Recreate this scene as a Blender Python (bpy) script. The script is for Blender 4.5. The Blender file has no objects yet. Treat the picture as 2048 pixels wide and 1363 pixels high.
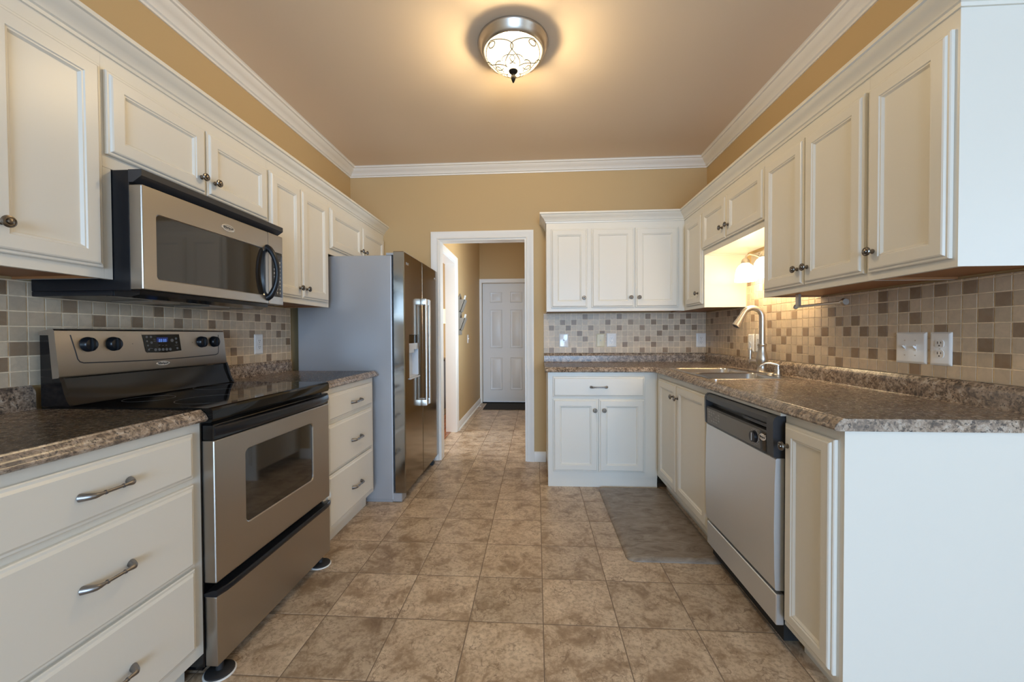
import bpy, bmesh, math, random
from mathutils import Vector, Matrix
random.seed(7)
R = math.radians
SC = bpy.context.scene
COL = SC.collection

# ------------------------------------------------------------------ camera
cam_d = bpy.data.cameras.new('camera')
cam_d.sensor_fit = 'HORIZONTAL'; cam_d.sensor_width = 36.0
cam_d.lens = 802.37 / 2048 * 36.0
cam_d.clip_start = 0.02; cam_d.clip_end = 200
cam = bpy.data.objects.new('camera', cam_d); COL.objects.link(cam)
ya, pi_, ro = R(3.4999), R(-0.9122), R(0.2754)
r0 = Vector((math.cos(ya), math.sin(ya), 0)); f0 = Vector((-math.sin(ya), math.cos(ya), 0)); u0 = Vector((0, 0, 1))
fw = f0 * math.cos(pi_) + u0 * math.sin(pi_); up = -f0 * math.sin(pi_) + u0 * math.cos(pi_)
rt2 = r0 * math.cos(ro) - up * math.sin(ro); up2 = r0 * math.sin(ro) + up * math.cos(ro)
M = Matrix((rt2, up2, -fw)).transposed().to_4x4(); M.translation = Vector((0, 0, 1.1788))
cam.matrix_world = M
SC.camera = cam

# ------------------------------------------------------------------ view, world and daylight
SC.view_settings.view_transform = 'Standard'; SC.view_settings.look = 'None'
SC.view_settings.gamma = 1; SC.view_settings.exposure = 0.10
SC.view_settings.use_curve_mapping = False
SC.cycles.use_denoising = True
SC.cycles.max_bounces = 10; SC.cycles.diffuse_bounces = 6; SC.cycles.glossy_bounces = 5
SC.cycles.transmission_bounces = 6; SC.cycles.sample_clamp_indirect = 6
SC.cycles.caustics_reflective = False; SC.cycles.caustics_refractive = False
W = bpy.data.worlds.new('world'); SC.world = W; W.use_nodes = True
W.node_tree.nodes['Background'].inputs[0].default_value = (.62, .78, 1, 1)
W.node_tree.nodes['Background'].inputs[1].default_value = 2.2

def area(name, loc, direction, sx, sy, energy, color):
    d = bpy.data.lights.new(name, 'AREA'); d.shape = 'RECTANGLE'; d.size = sx; d.size_y = sy
    d.energy = energy; d.color = color
    o = bpy.data.objects.new(name, d); COL.objects.link(o); o.location = loc
    o.rotation_euler = Vector(direction).to_track_quat('-Z', 'Z').to_euler()
    return o
area('daylight_patio_door', (0.7, -4.53, 1.2), (0, 1, 0.0), 2.5, 2.0, 248, (.45, .69, 1))
area('added_hall_fill', (.035, 4.5, 1.5), (-1, .5, 0), .7, 1.1, 21, (.70, .86, 1))  # cool fill added to brighten the hall, no known source there
area('daylight_dining_window', (3.53, -0.9, 1.5), (-1, 0.25, -.05), 1.9, 1.3, 8, (.72, .87, 1))

# ------------------------------------------------------------------ materials
def mat(name, color=(.8, .8, .8), rough=.5, metal=0, spec=.5, emit=None, estr=0, coat=0, bump=None, aniso=0):
    m = bpy.data.materials.new(name); m.use_nodes = True
    b = m.node_tree.nodes['Principled BSDF']; I = b.inputs
    I['Base Color'].default_value = (*color, 1); I['Roughness'].default_value = rough
    I['Metallic'].default_value = metal; I['Specular IOR Level'].default_value = spec
    I['Coat Weight'].default_value = coat
    if emit: I['Emission Color'].default_value = (*emit, 1); I['Emission Strength'].default_value = estr
    if aniso: I['Anisotropic'].default_value = aniso
    if bump:
        N = m.node_tree.nodes; L = m.node_tree.links
        tc = N.new('ShaderNodeTexCoord'); mp = N.new('ShaderNodeMapping'); nz = N.new('ShaderNodeTexNoise'); bp = N.new('ShaderNodeBump')
        mp.inputs['Scale'].default_value = bump[0]; nz.inputs['Scale'].default_value = bump[1]; nz.inputs['Detail'].default_value = 3
        bp.inputs['Strength'].default_value = bump[2]; bp.inputs['Distance'].default_value = .001
        L.new(tc.outputs['Object'], mp.inputs[0]); L.new(mp.outputs[0], nz.inputs['Vector'])
        L.new(nz.outputs[0], bp.inputs['Height']); L.new(bp.outputs[0], I['Normal'])
    return m

def nodes(m): return m.node_tree.nodes, m.node_tree.links, m.node_tree.nodes['Principled BSDF']
def mixrgb(N, L, fac, a, b):
    x = N.new('ShaderNodeMix'); x.data_type = 'RGBA'
    for sock, v in ((x.inputs[0], fac), (x.inputs[6], a), (x.inputs[7], b)):
        if isinstance(v, bpy.types.NodeSocket): L.new(v, sock)
        elif isinstance(v, tuple): sock.default_value = (*v, 1)
        else: sock.default_value = v
    return x.outputs[2]
def math_(N, L, op, a, b=0, c=0):
    x = N.new('ShaderNodeMath'); x.operation = op
    for s, v in zip(x.inputs, (a, b, c)):
        if isinstance(v, bpy.types.NodeSocket): L.new(v, s)
        else: s.default_value = v
    return x.outputs[0]
def ramp(N, L, fac, stops):
    r = N.new('ShaderNodeValToRGB'); L.new(fac, r.inputs[0]); e = r.color_ramp.elements
    while len(e) < len(stops): e.new(0.5)
    for k, (p, c) in enumerate(stops): e[k].position = p; e[k].color = (*c, 1)
    return r.outputs[0]
def noise(N, L, vec, scale, detail=4, rough=.5, dist=0):
    n = N.new('ShaderNodeTexNoise'); n.inputs['Scale'].default_value = scale; n.inputs['Detail'].default_value = detail
    n.inputs['Roughness'].default_value = rough; n.inputs['Distortion'].default_value = dist
    L.new(vec, n.inputs['Vector']); return n.outputs[0]

m_paint = mat('cabinet_white_paint', (.76, .735, .672), .33, spec=.45)
m_trim = mat('trim_white_paint', (.84, .82, .78), .4)
m_wall = mat('tan_wall_paint', (.56, .405, .215), .62, spec=.25, bump=((1, 1, 1), 260, .12))
m_hallwall = m_wall
m_ceil = mat('ceiling_paint', (.82, .69, .55), .6, spec=.2, bump=((1, 1, 1), 200, .08))
m_steel = mat('fridge_door_steel', (.33, .305, .27), .13, 1)
m_fsteel = bpy.data.materials['fridge_door_steel']
m_dsteel = mat('dishwasher_steel', (.74, .76, .78), .42, .78, bump=((60, 60, 1), 40, .12))
m_steel = mat('brushed_stainless_steel', (.45, .42, .38), .34, 1, bump=((1, 1, 60), 40, .06))
m_steel_h = mat('brushed_stainless_horizontal', (.50, .46, .41), .34, 1, bump=((60, 60, 1), 40, .06))
m_chrome = mat('satin_nickel', (.56, .52, .47), .33, 1)
m_ring = mat('ceiling_light_bronze', (.018, .014, .010), .6, spec=.12)
m_pewter = mat('antique_pewter', (.20, .175, .15), .30, 1)
m_pull = mat('brushed_pewter_pull', (.27, .26, .26), .36, 1)
m_sinksteel = mat('sink_stainless_steel', (.62, .60, .57), .20, 1)
m_black = mat('black_enamel', (.005, .005, .006), .14, spec=.5)
m_blackgl = mat('black_ceramic_glass', (.004, .004, .004), .05, spec=.35)
m_blackpl = mat('black_plastic', (.010, .011, .014), .3, spec=.35)
m_dkgrey = mat('charcoal_plastic', (.030, .032, .038), .35)
m_glass = mat('dark_oven_glass', (.022, .019, .016), .05, spec=.7, coat=.25)
m_void = mat('dark_gap', (.01, .01, .01), .8)
m_fridge = mat('fridge_grey_side', (.40, .405, .425), .36, .30, bump=((1, 1, 1), 300, .08))
m_plate = mat('white_plate_plastic', (.86, .86, .86), .18, coat=.4)
m_ivory = mat('ivory_plate_plastic', (.74, .68, .50), .3)
m_slot = mat('slot_dark', (.03, .03, .03), .6)
m_wood = mat('cabinet_underside_wood', (.34, .15, .055), .5)
m_lampg = mat('lit_alabaster_glass', (.95, .9, .8), .3); _n, _l, _b = m_lampg.node_tree.nodes, m_lampg.node_tree.links, None
_n.clear(); _o = _n.new('ShaderNodeOutputMaterial'); _a = _n.new('ShaderNodeAddShader'); _e = _n.new('ShaderNodeEmission'); _t = _n.new('ShaderNodeBsdfTransparent')
_e.inputs[0].default_value = (1, .80, .52, 1); _e.inputs[1].default_value = 1.7; _t.inputs[0].default_value = (.5, .47, .42, 1)
_l.new(_e.outputs[0], _a.inputs[0]); _l.new(_t.outputs[0], _a.inputs[1]); _l.new(_a.outputs[0], _o.inputs[0])
m_sconce = mat('lit_frosted_shade', (.95, .92, .85), .3, emit=(1, .78, .48), estr=11.5)
m_shade = mat('lit_fabric_lampshade', (.9, .75, .5), .7, emit=(1, .66, .30), estr=2.2)
m_blue = mat('blue_digital_display', (.01, .012, .05), .2, emit=(.05, .09, .45), estr=.15)
m_digit = mat('lit_digits', (.2, .4, .9), .3, emit=(.2, .4, 1), estr=.4)
m_print = mat('grey_printed_marking', (.45, .45, .46), .5)
m_printdk = mat('dark_printed_marking', (.05, .05, .05), .5)
m_badge = mat('silver_badge', (.75, .74, .72), .2, .8)
m_button = mat('grey_keypad_button', (.16, .155, .15), .4)
m_disp = mat('light_grey_dispenser', (.62, .66, .72), .35)
m_matb = mat('black_door_mat', (.018, .018, .02), .9, bump=((1, 1, 1), 500, .8))
m_rubber = mat('black_rubber', (.02, .02, .022), .6)
m_greywood = mat('weathered_grey_wood', (.26, .235, .20), .7)
m_paper = mat('white_paper', (.75, .74, .70), .7)
m_darkfurn = mat('dark_stained_furniture', (.025, .018, .014), .35)
m_bead = mat('dark_beaded_glass', (.06, .045, .035), .12, spec=.8)
m_hdoor = mat('white_painted_door', (.74, .75, .76), .35)
m_outgreen = mat('outside_lawn', (.10, .16, .05), .9)

# floor tile
m_floor = mat('beige_travertine_tile', rough=.32, spec=.45); N, L, B = nodes(m_floor)
tc = N.new('ShaderNodeTexCoord'); sp = N.new('ShaderNodeSeparateXYZ'); L.new(tc.outputs['Object'], sp.inputs[0])
PIT = .3043
ux = math_(N, L, 'DIVIDE', math_(N, L, 'SUBTRACT', sp.outputs[0], .023 - 40 * PIT), PIT)
uy = math_(N, L, 'DIVIDE', math_(N, L, 'SUBTRACT', sp.outputs[1], 1.620 - 40 * PIT), PIT)
def edge(v):
    fr = math_(N, L, 'FRACT', v); a = math_(N, L, 'ABSOLUTE', math_(N, L, 'SUBTRACT', fr, .5)); return a
mx = math_(N, L, 'MAXIMUM', edge(ux), edge(uy))
grout = math_(N, L, 'GREATER_THAN', mx, .5 - .0068)
idv = N.new('ShaderNodeCombineXYZ'); L.new(math_(N, L, 'FLOOR', ux), idv.inputs[0]); L.new(math_(N, L, 'FLOOR', uy), idv.inputs[1])
wn = N.new('ShaderNodeTexWhiteNoise'); wn.noise_dimensions = '3D'; L.new(idv.outputs[0], wn.inputs['Vector'])
off = N.new('ShaderNodeVectorMath'); off.operation = 'MULTIPLY_ADD'; L.new(wn.outputs['Color'], off.inputs[0]); off.inputs[1].default_value = (9, 9, 9); L.new(tc.outputs['Object'], off.inputs[2])
big = noise(N, L, off.outputs[0], 7.5, 9, .70, .5); fine = noise(N, L, off.outputs[0], 60, 6, .7)
base = ramp(N, L, big, [(.30, (.24, .155, .092)), (.42, (.38, .27, .175)), (.50, (.56, .43, .305)), (.64, (.68, .545, .40))])
base = mixrgb(N, L, math_(N, L, 'MULTIPLY', ramp(N, L, fine, [(.40, (1, 1, 1)), (.54, (0, 0, 0))]), .55), base, (.27, .18, .112))
vein = N.new('ShaderNodeTexNoise'); vein.inputs['Scale'].default_value = 9; vein.inputs['Detail'].default_value = 8; vein.inputs['Distortion'].default_value = 1.2; L.new(off.outputs[0], vein.inputs['Vector'])
vb = math_(N, L, 'LESS_THAN', math_(N, L, 'ABSOLUTE', math_(N, L, 'SUBTRACT', vein.outputs[0], .42)), .008)
base = mixrgb(N, L, math_(N, L, 'MULTIPLY', vb, .6), base, (.19, .12, .075))
tone = math_(N, L, 'MULTIPLY_ADD', wn.outputs['Value'], .22, .86)
hsv = N.new('ShaderNodeHueSaturation'); L.new(base, hsv.inputs['Color']); L.new(tone, hsv.inputs['Value'])
col = mixrgb(N, L, grout, hsv.outputs[0], (.22, .16, .115)); L.new(col, B.inputs['Base Color'])
L.new(math_(N, L, 'MULTIPLY_ADD', grout, .5, math_(N, L, 'MULTIPLY_ADD', fine, .28, .20)), B.inputs['Roughness'])
bp = N.new('ShaderNodeBump'); bp.inputs['Strength'].default_value = .35; bp.inputs['Distance'].default_value = .0025
soft = N.new('ShaderNodeMapRange'); L.new(mx, soft.inputs[0]); soft.inputs[1].default_value = .474; soft.inputs[2].default_value = .497; soft.inputs[3].default_value = 1; soft.inputs[4].default_value = 0
L.new(math_(N, L, 'MULTIPLY_ADD', big, .35, soft.outputs[0]), bp.inputs['Height']); L.new(bp.outputs[0], B.inputs['Normal'])

# laminate counter
def counter_mat(name, s=1.0):
    m = mat(name, rough=.23, spec=.5); N, L, B = nodes(m)
    tc = N.new('ShaderNodeTexCoord'); v = tc.outputs['Object']
    a = noise(N, L, v, 40, 8, .72, .5); b = noise(N, L, v, 115, 5, .65); c = noise(N, L, v, 4, 3, .5)
    base = ramp(N, L, a, [(.36, (.060, .043, .034)), (.44, (.18, .128, .090)), (.50, (.32, .235, .17)), (.57, (.46, .37, .29)), (.70, (.60, .54, .48))])
    base = mixrgb(N, L, ramp(N, L, b, [(.39, (1, 1, 1)), (.46, (0, 0, 0))]), base, (.040, .030, .025))
    base = mixrgb(N, L, ramp(N, L, c, [(.35, (0, 0, 0)), (.7, (.35, .35, .35))]), base, (.33, .31, .30))
    L.new(base, B.inputs['Base Color']); L.new(math_(N, L, 'MULTIPLY_ADD', b, .12, .20), B.inputs['Roughness'])
    return m
m_counter = counter_mat('brown_granite_laminate')

# backsplash tile: tone attribute per face
def tile_mat(name, light, grout_c):
    m = mat(name, rough=.38, spec=.4); N, L, B = nodes(m)
    at = N.new('ShaderNodeAttribute'); at.attribute_name = 'tone'; tc = N.new('ShaderNodeTexCoord')
    n = noise(N, L, tc.outputs['Object'], 38, 5, .6, .5)
    c = ramp(N, L, at.outputs['Fac'], [(0.0, grout_c), (.08, grout_c), (.10, (.24, .160, .098)), (.29, (.34, .24, .16)), (.31, tuple(x * .86 for x in light)), (.60, light), (1.0, tuple(x * 1.1 for x in light))])
    c2 = mixrgb(N, L, math_(N, L, 'MULTIPLY', ramp(N, L, n, [(.35, (1, 1, 1)), (.6, (0, 0, 0))]), .30), c, tuple(x * .62 for x in light))
    L.new(c2, B.inputs['Base Color']); return m
m_tile = tile_mat('tumbled_stone_mosaic', (.62, .505, .375), (.95, .80, .60))

# kitchen mat, hardwood
m_mat = mat('grey_brown_comfort_mat', rough=.42); N, L, B = nodes(m_mat); tc = N.new('ShaderNodeTexCoord'); mp = N.new('ShaderNodeMapping'); mp.inputs['Scale'].default_value = (1, 2.2, 1)
L.new(tc.outputs['Object'], mp.inputs[0]); a = noise(N, L, mp.outputs[0], 9, 6, .65, 1)
L.new(ramp(N, L, a, [(.3, (.14, .10, .072)), (.5, (.24, .195, .155)), (.7, (.33, .28, .23))]), B.inputs['Base Color'])
m_hard = mat('cherry_hardwood_floor', rough=.25); N, L, B = nodes(m_hard); tc = N.new('ShaderNodeTexCoord'); mp = N.new('ShaderNodeMapping'); mp.inputs['Scale'].default_value = (12, 1, 1)
L.new(tc.outputs['Object'], mp.inputs[0]); a = noise(N, L, mp.outputs[0], 3, 4)
L.new(ramp(N, L, a, [(.3, (.16, .05, .018)), (.7, (.33, .12, .045))]), B.inputs['Base Color'])
m_pane = bpy.data.materials.new('window_glass'); m_pane.use_nodes = True; N = m_pane.node_tree.nodes; L = m_pane.node_tree.links; N.clear()
o_ = N.new('ShaderNodeOutputMaterial'); t_ = N.new('ShaderNodeBsdfTransparent'); g_ = N.new('ShaderNodeBsdfGlossy'); g_.inputs['Roughness'].default_value = .02; x_ = N.new('ShaderNodeMixShader'); x_.inputs[0].default_value = .06
L.new(t_.outputs[0], x_.inputs[1]); L.new(g_.outputs[0], x_.inputs[2]); L.new(x_.outputs[0], o_.inputs[0])

# ------------------------------------------------------------------ mesh helpers
class MB:
    def __init__(s): s.b = bmesh.new(); s.mi = 0
    def _tag(s, fs):
        for f in fs: f.material_index = s.mi
    def box(s, x0, y0, z0, x1, y1, z1, bev=0, seg=2):
        t = bmesh.new(); bmesh.ops.create_cube(t, size=1)
        bmesh.ops.scale(t, vec=(abs(x1 - x0), abs(y1 - y0), abs(z1 - z0)), verts=t.verts)
        bmesh.ops.translate(t, vec=((x0 + x1) / 2, (y0 + y1) / 2, (z0 + z1) / 2), verts=t.verts)
        if bev: bmesh.ops.bevel(t, geom=t.edges[:], offset=bev, segments=seg, affect='EDGES', profile=.6)
        s.merge(t); return s
    def merge(s, t):
        t.verts.ensure_lookup_table(); vm = {}
        for v in t.verts: vm[v] = s.b.verts.new(v.co)
        for f in t.faces:
            try: nf = s.b.faces.new([vm[v] for v in f.verts]); nf.material_index = s.mi
            except ValueError: pass
        t.free()
    def loops(s, LL, close=True, cap0=False, cap1=False):
        vs = [[s.b.verts.new(p) for p in l] for l in LL]; n = len(vs[0])
        for a, b in zip(vs, vs[1:]):
            for i in range(n if close else n - 1):
                j = (i + 1) % n
                s._tag([s.b.faces.new((a[i], a[j], b[j], b[i]))])
        if cap0: s._tag([s.b.faces.new(vs[0][::-1])])
        if cap1: s._tag([s.b.faces.new(vs[-1])])
        return s
    def lathe(s, prof, c=(0, 0, 0), axis='Z', seg=32, cap=True, sx=1, sy=1):
        LL = []
        for r, h in prof:
            l = []
            for k in range(seg):
                a = 2 * math.pi * k / seg; p = (r * math.cos(a) * sx, r * math.sin(a) * sy, h)
                if axis == '-Y': p = (p[0], -p[2], p[1])
                elif axis == 'X': p = (p[2], p[0], p[1])
                elif axis == '-X': p = (-p[2], -p[0], p[1])
                l.append((p[0] + c[0], p[1] + c[1], p[2] + c[2]))
            LL.append(l)
        return s.loops(LL, True, cap, cap)
    def tube(s, pts, rad, seg=12, cap=True, flat=1.0):
        pts = [Vector(p) for p in pts]; n = len(pts)
        rad = [rad] * n if not hasattr(rad, '__len__') else rad
        tn = []
        for i in range(n):
            a = pts[max(i - 1, 0)]; b = pts[min(i + 1, n - 1)]; tn.append((b - a).normalized())
        u = tn[0].orthogonal().normalized(); LL = []
        for i in range(n):
            u = (u - tn[i] * u.dot(tn[i])).normalized(); w = tn[i].cross(u)
            LL.append([pts[i] + (u * math.cos(2 * math.pi * k / seg) + w * math.sin(2 * math.pi * k / seg) * flat) * rad[i] for k in range(seg)])
        return s.loops(LL, True, cap, cap)
    def prism(s, poly, lo, hi, axis='X'):
        def P(a, b, h): return (h, a, b) if axis == 'X' else ((a, h, b) if axis == 'Y' else (a, b, h))
        return s.loops([[P(a, b, lo) for a, b in poly], [P(a, b, hi) for a, b in poly]], True, True, True)
    def sweep(s, path, normal, prof, side=1, cap=True, closed=False):
        """profile (o, n): o = outward in the plane of the path, n along the plane's normal; corners mitred"""
        path = [Vector(p) for p in path]; nn = Vector(normal).normalized(); n = len(path); LL = []
        for i in range(n):
            d = []
            if i > 0 or closed: d.append((path[i] - path[i - 1]).normalized())
            if i < n - 1 or closed: d.append((path[(i + 1) % n] - path[i]).normalized())
            os_ = [x.cross(nn).normalized() * side for x in d]
            o = sum(os_, Vector()).normalized(); k = 1 / max(.2, o.dot(os_[0]))
            LL.append([path[i] + o * k * a + nn * b for a, b in prof])
        if closed: LL.append(LL[0])
        vs = [[s.b.verts.new(p) for p in l] for l in (LL[:-1] if closed else LL)]
        if closed: vs.append(vs[0])
        for a, b in zip(vs, vs[1:]):
            for i in range(len(prof)):
                j = (i + 1) % len(prof); s._tag([s.b.faces.new((a[i], a[j], b[j], b[i]))])
        if cap and not closed:
            s._tag([s.b.faces.new(vs[0][::-1]), s.b.faces.new(vs[-1])])
        return s
    def fill(s, outer, holes, z, axis='Z', flip=False):
        """planar face with holes; outer/holes are lists of 2-D points"""
        t = bmesh.new(); es = []
        for lp in [outer] + holes:
            P = [t.verts.new((a, b, z) if axis == 'Z' else (a, z, b)) for a, b in lp]
            for i in range(len(P)): es.append(t.edges.new((P[i], P[(i + 1) % len(P)])))
        bmesh.ops.triangle_fill(t, use_beauty=True, use_dissolve=False, edges=es)
        if flip: bmesh.ops.reverse_faces(t, faces=t.faces[:])
        s.merge(t); return s
    def mesh(s, name, mats, smooth=True, angle=35, weld=True):
        if weld: bmesh.ops.remove_doubles(s.b, verts=s.b.verts[:], dist=1e-5)
        bmesh.ops.recalc_face_normals(s.b, faces=s.b.faces[:])
        s.b.normal_update(); extra = []
        for n, e in enumerate(s.b.edges):
            if len(e.link_faces) == 2:
                f1, f2 = e.link_faces; an = e.calc_face_angle(0); a1, a2 = f1.calc_area(), f2.calc_area()
                if an > .03 and max(a1, a2) > 25 * min(a1, a2): extra.append(n)
        me = bpy.data.meshes.new(name); s.b.to_mesh(me); s.b.free()
        for m in (mats if isinstance(mats, (list, tuple)) else [mats]): me.materials.append(m)
        if smooth:
            me.polygons.foreach_set('use_smooth', [True] * len(me.polygons)); me.set_sharp_from_angle(angle=R(angle))
            at = me.attributes.get('sharp_edge') or me.attributes.new('sharp_edge', 'BOOLEAN', 'EDGE')
            for n in extra: at.data[n].value = True
        return me

def link(name, data, parent=None, loc=(0, 0, 0), rotz=0):
    o = bpy.data.objects.new(name, data); COL.objects.link(o); o.location = loc; o.rotation_euler = (0, 0, rotz)
    if parent: o.parent = parent
    return o
def obj(name, mb, mats, parent=None, loc=(0, 0, 0), label=None, **k):
    o = link(name, mb.mesh(name, mats, **k), parent, loc)
    if label: o['label'] = label
    return o
def thing(name, label, cat, loc=(0, 0, 0), rotz=0, group=None):
    o = link(name, None, None, loc, rotz); o.empty_display_size = .05; o['label'] = label; o['category'] = cat
    if group: o['group'] = group
    return o
def tag(o, label, cat, group=None):
    o['label'] = label; o['category'] = cat
    if group: o['group'] = group
    return o
def struct(name, mb, mats, **k):
    o = obj(name, mb, mats, **k); o['kind'] = 'structure'; return o
def rrect(x0, z0, x1, z1, r, n=5):
    P = []
    for cx, cz, a0 in ((x1 - r, z1 - r, 0), (x0 + r, z1 - r, 90), (x0 + r, z0 + r, 180), (x1 - r, z0 + r, 270)):
        for k in range(n + 1):
            a = R(a0 + 90 * k / n); P.append((cx + r * math.cos(a), cz + r * math.sin(a)))
    return P
def text_into(mb, s, size, place, depth=.0006):
    """lettering as mesh; place maps (x, y, h) of the text plane to the builder's own coordinates"""
    cu = bpy.data.curves.new('lettering', 'FONT'); cu.body = s; cu.size = size; cu.align_x = 'CENTER'; cu.align_y = 'CENTER'; cu.extrude = depth; cu.resolution_u = 2
    o = bpy.data.objects.new('lettering', cu); COL.objects.link(o); dg = bpy.context.evaluated_depsgraph_get(); dg.update()
    me = o.evaluated_get(dg).to_mesh(); vs = [mb.b.verts.new(place(v.co.x, v.co.y, v.co.z)) for v in me.vertices]
    for p in me.polygons:
        try: f = mb.b.faces.new([vs[i] for i in p.vertices]); f.material_index = mb.mi
        except ValueError: pass
    o.evaluated_get(dg).to_mesh_clear(); bpy.data.objects.remove(o); bpy.data.curves.remove(cu)

# ------------------------------------------------------------------ room dimensions
XL, XR, YB, ZC = -1.752, 1.5293, 3.7157, 2.74
T = .115
YF = -4.6; XD = 3.6; YD = 1.20         # wall behind the camera, dining side
HX0, HX1, HY0, HY1 = -.976, .06, YB + T, 6.87
OX0, OX1, OZ = -.912, -.093, 2.07      # cased opening in the back wall
SY0, SY1, SZ = 3.96, 4.81, 2.045       # cased opening in the hall's left wall

b = MB(); b.box(XL - T, YF - T, -.05, XD + T, HY1 + T, 0); fl = struct('floor', b, m_floor)
b = MB(); b.box(-4.2, HY0 - 1, -.03, HX0 - .065, 7.6, .004); struct('floor_side_room', b, m_hard)
b = MB(); b.box(-4.3, YF - T, ZC, XD + T, 7.7, ZC + .08); struct('ceiling', b, m_ceil)
b = MB(); b.box(XL - T, YF - T, 0, XL, YB, ZC); struct('wall_left', b, m_wall)
b = MB(); b.box(XL - T, YB, 0, OX0, HY0, ZC); b.box(OX1, YB, 0, XR + T, HY0, ZC); b.box(OX0, YB, OZ, OX1, HY0, ZC); struct('wall_back', b, m_wall)
b = MB(); b.box(XR, YD, 0, XR + T, YB, ZC); struct('wall_right', b, m_wall)
b = MB(); b.box(XR + T, YD, 0, XD + T, YD + T, ZC); struct('wall_dining_back', b, m_wall)
# dining wall with a window
b = MB(); b.box(XD, YF, 0, XD + T, YD, .85); b.box(XD, YF, 2.15, XD + T, YD, ZC); b.box(XD, YF, .85, XD + T, -1.9, 2.15); b.box(XD, .1, .85, XD + T, YD, 2.15); struct('wall_dining_side', b, m_wall)
# front wall (behind the camera) with a wide patio door
b = MB(); b.box(XL, YF - T, 0, -.6, YF, ZC); b.box(2.0, YF - T, 0, XD + T, YF, ZC); b.box(-.6, YF - T, 2.2, 2.0, YF, ZC); struct('wall_front', b, m_wall)
def window(name, rect, axis, c, nx, ny):
    a0, z0, a1, z1 = rect
    f = link(name, None); f['kind'] = 'structure'
    m = MB(); w = .06
    def bx(p0, q0, p1, q1, d0, d1):
        if axis == 'X': m.box(c + d0, p0, q0, c + d1, p1, q1)
        else: m.box(p0, c + d0, q0, p1, c + d1, q1)
    bx(a0, z0, a0 + w, z1, .02, .08); bx(a1 - w, z0, a1, z1, .02, .08); bx(a0 + w, z0, a1 - w, z0 + w, .02, .08); bx(a0 + w, z1 - w, a1 - w, z1, .02, .08)
    for i in range(1, nx): x = a0 + (a1 - a0) * i / nx; bx(x - .03, z0 + w, x + .03, z1 - w, .02, .08)
    for i in range(1, ny): z = z0 + (z1 - z0) * i / ny; bx(a0 + w, z - .02, a1 - w, z + .02, .03, .07)
    obj('window_frame', m, m_trim, f)
    m = MB(); bx(a0 + w, z0 + w, a1 - w, z1 - w, .048, .052); obj('window_pane', m, m_pane, f)
window('window_1', (-.6, .0, 2.0, 2.2), 'Y', YF - .1, 2, 1)
window('window_2', (-1.9, .85, .1, 2.15), 'X', XD, 2, 2)
b = MB(); b.box(-8, -12, -.35, 12, YF - T, -.3); o = struct('ground_outside', b, m_outgreen)
# hall
b = MB(); b.box(HX0 - T, HY0, 0, HX0, SY0, ZC); b.box(HX0 - T, SY1, 0, HX0, HY1, ZC); b.box(HX0 - T, SY0, SZ, HX0, SY1, ZC); struct('wall_hall_left', b, m_hallwall)
b = MB(); b.box(HX1, HY0, 0, HX1 + T, 4.1, ZC); b.box(HX1, 4.9, 0, HX1 + T, HY1, ZC); b.box(HX1, 4.1, 0, HX1 + T, 4.9, .9); b.box(HX1, 4.1, 2.1, HX1 + T, 4.9, ZC); struct('wall_hall_right', b, m_hallwall)
window('added_hall_window', (4.1, .9, 4.9, 2.1), 'X', HX1, 1, 2)  # unseen window added to go with the hall fill lamp
b = MB(); b.box(HX0 - T, HY1, 0, -.935, HY1 + T, ZC); b.box(-.108, HY1, 0, HX1 + T, HY1 + T, ZC); b.box(-.935, HY1, 2.065, -.108, HY1 + T, ZC); struct('wall_hall_back', b, m_hallwall)
b = MB(); b.box(-4.2, 7.5, 0, HX0 - T, 7.6, ZC); b.box(-4.3, HY0, 0, -4.2, 3.9, ZC); b.box(-4.3, 5.9, 0, -4.2, 7.6, ZC); b.box(-4.3, 3.9, 0, -4.2, 5.9, .5); b.box(-4.3, 3.9, 2.2, -4.2, 5.9, ZC); b.box(-4.2, HY0 - .02, 0, XL - T, HY0, ZC); struct('wall_side_room', b, m_wall)
window('added_side_room_window', (3.9, .5, 5.9, 2.2), 'X', -4.3, 2, 2)  # unseen window added to go with the side room fill lamp

# ------------------------------------------------------------------ mouldings and trim
CROWN = [(0, -.078), (.008, -.078), (.010, -.068), (.020, -.064), (.026, -.052), (.044, -.040), (.060, -.026), (.068, -.014), (.080, -.012), (.084, -.004), (.092, 0), (0, 0)]
b = MB(); b.sweep([(XL, YF, ZC), (XL, YB, ZC), (XR, YB, ZC), (XR, YD, ZC)], (0, 0, 1), CROWN, 1)
struct('trim_1', b, m_trim)
def casing(name, path, normal, side=1, w=.068):
    C = [(0, 0), (0, .010), (.006, .013), (.012, .009), (.030, .011), (.046, .016), (.060, .019), (w, .019), (w, 0)]
    b = MB(); b.sweep(path, normal, C, side); return struct(name, b, m_trim)
casing('trim_2', [(OX0, YB, 0), (OX0, YB, OZ), (OX1, YB, OZ), (OX1, YB, 0)], (0, -1, 0), -1)
b = MB(); b.box(OX0, YB, 0, OX0 + .014, HY0, OZ - .014); b.box(OX1 - .014, YB, 0, OX1, HY0, OZ - .014); b.box(OX0, YB, OZ - .014, OX1, HY0, OZ); struct('trim_3', b, m_trim)
casing('trim_4', [(HX0, SY0, 0), (HX0, SY0, SZ), (HX0, SY1, SZ), (HX0, SY1, 0)], (1, 0, 0), -1)
b = MB(); b.box(HX0 - T - .01, SY0, 0, HX0 + .002, SY0 + .014, SZ - .014); b.box(HX0 - T - .01, SY1 - .014, 0, HX0 + .002, SY1, SZ - .014); b.box(HX0 - T - .01, SY0, SZ - .014, HX0 + .002, SY1, SZ); struct('trim_5', b, m_trim)
casing('trim_6', [(-.935, HY1, 0), (-.935, HY1, 2.065), (-.108, HY1, 2.065), (-.108, HY1, 0)], (0, -1, 0), -1)
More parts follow.
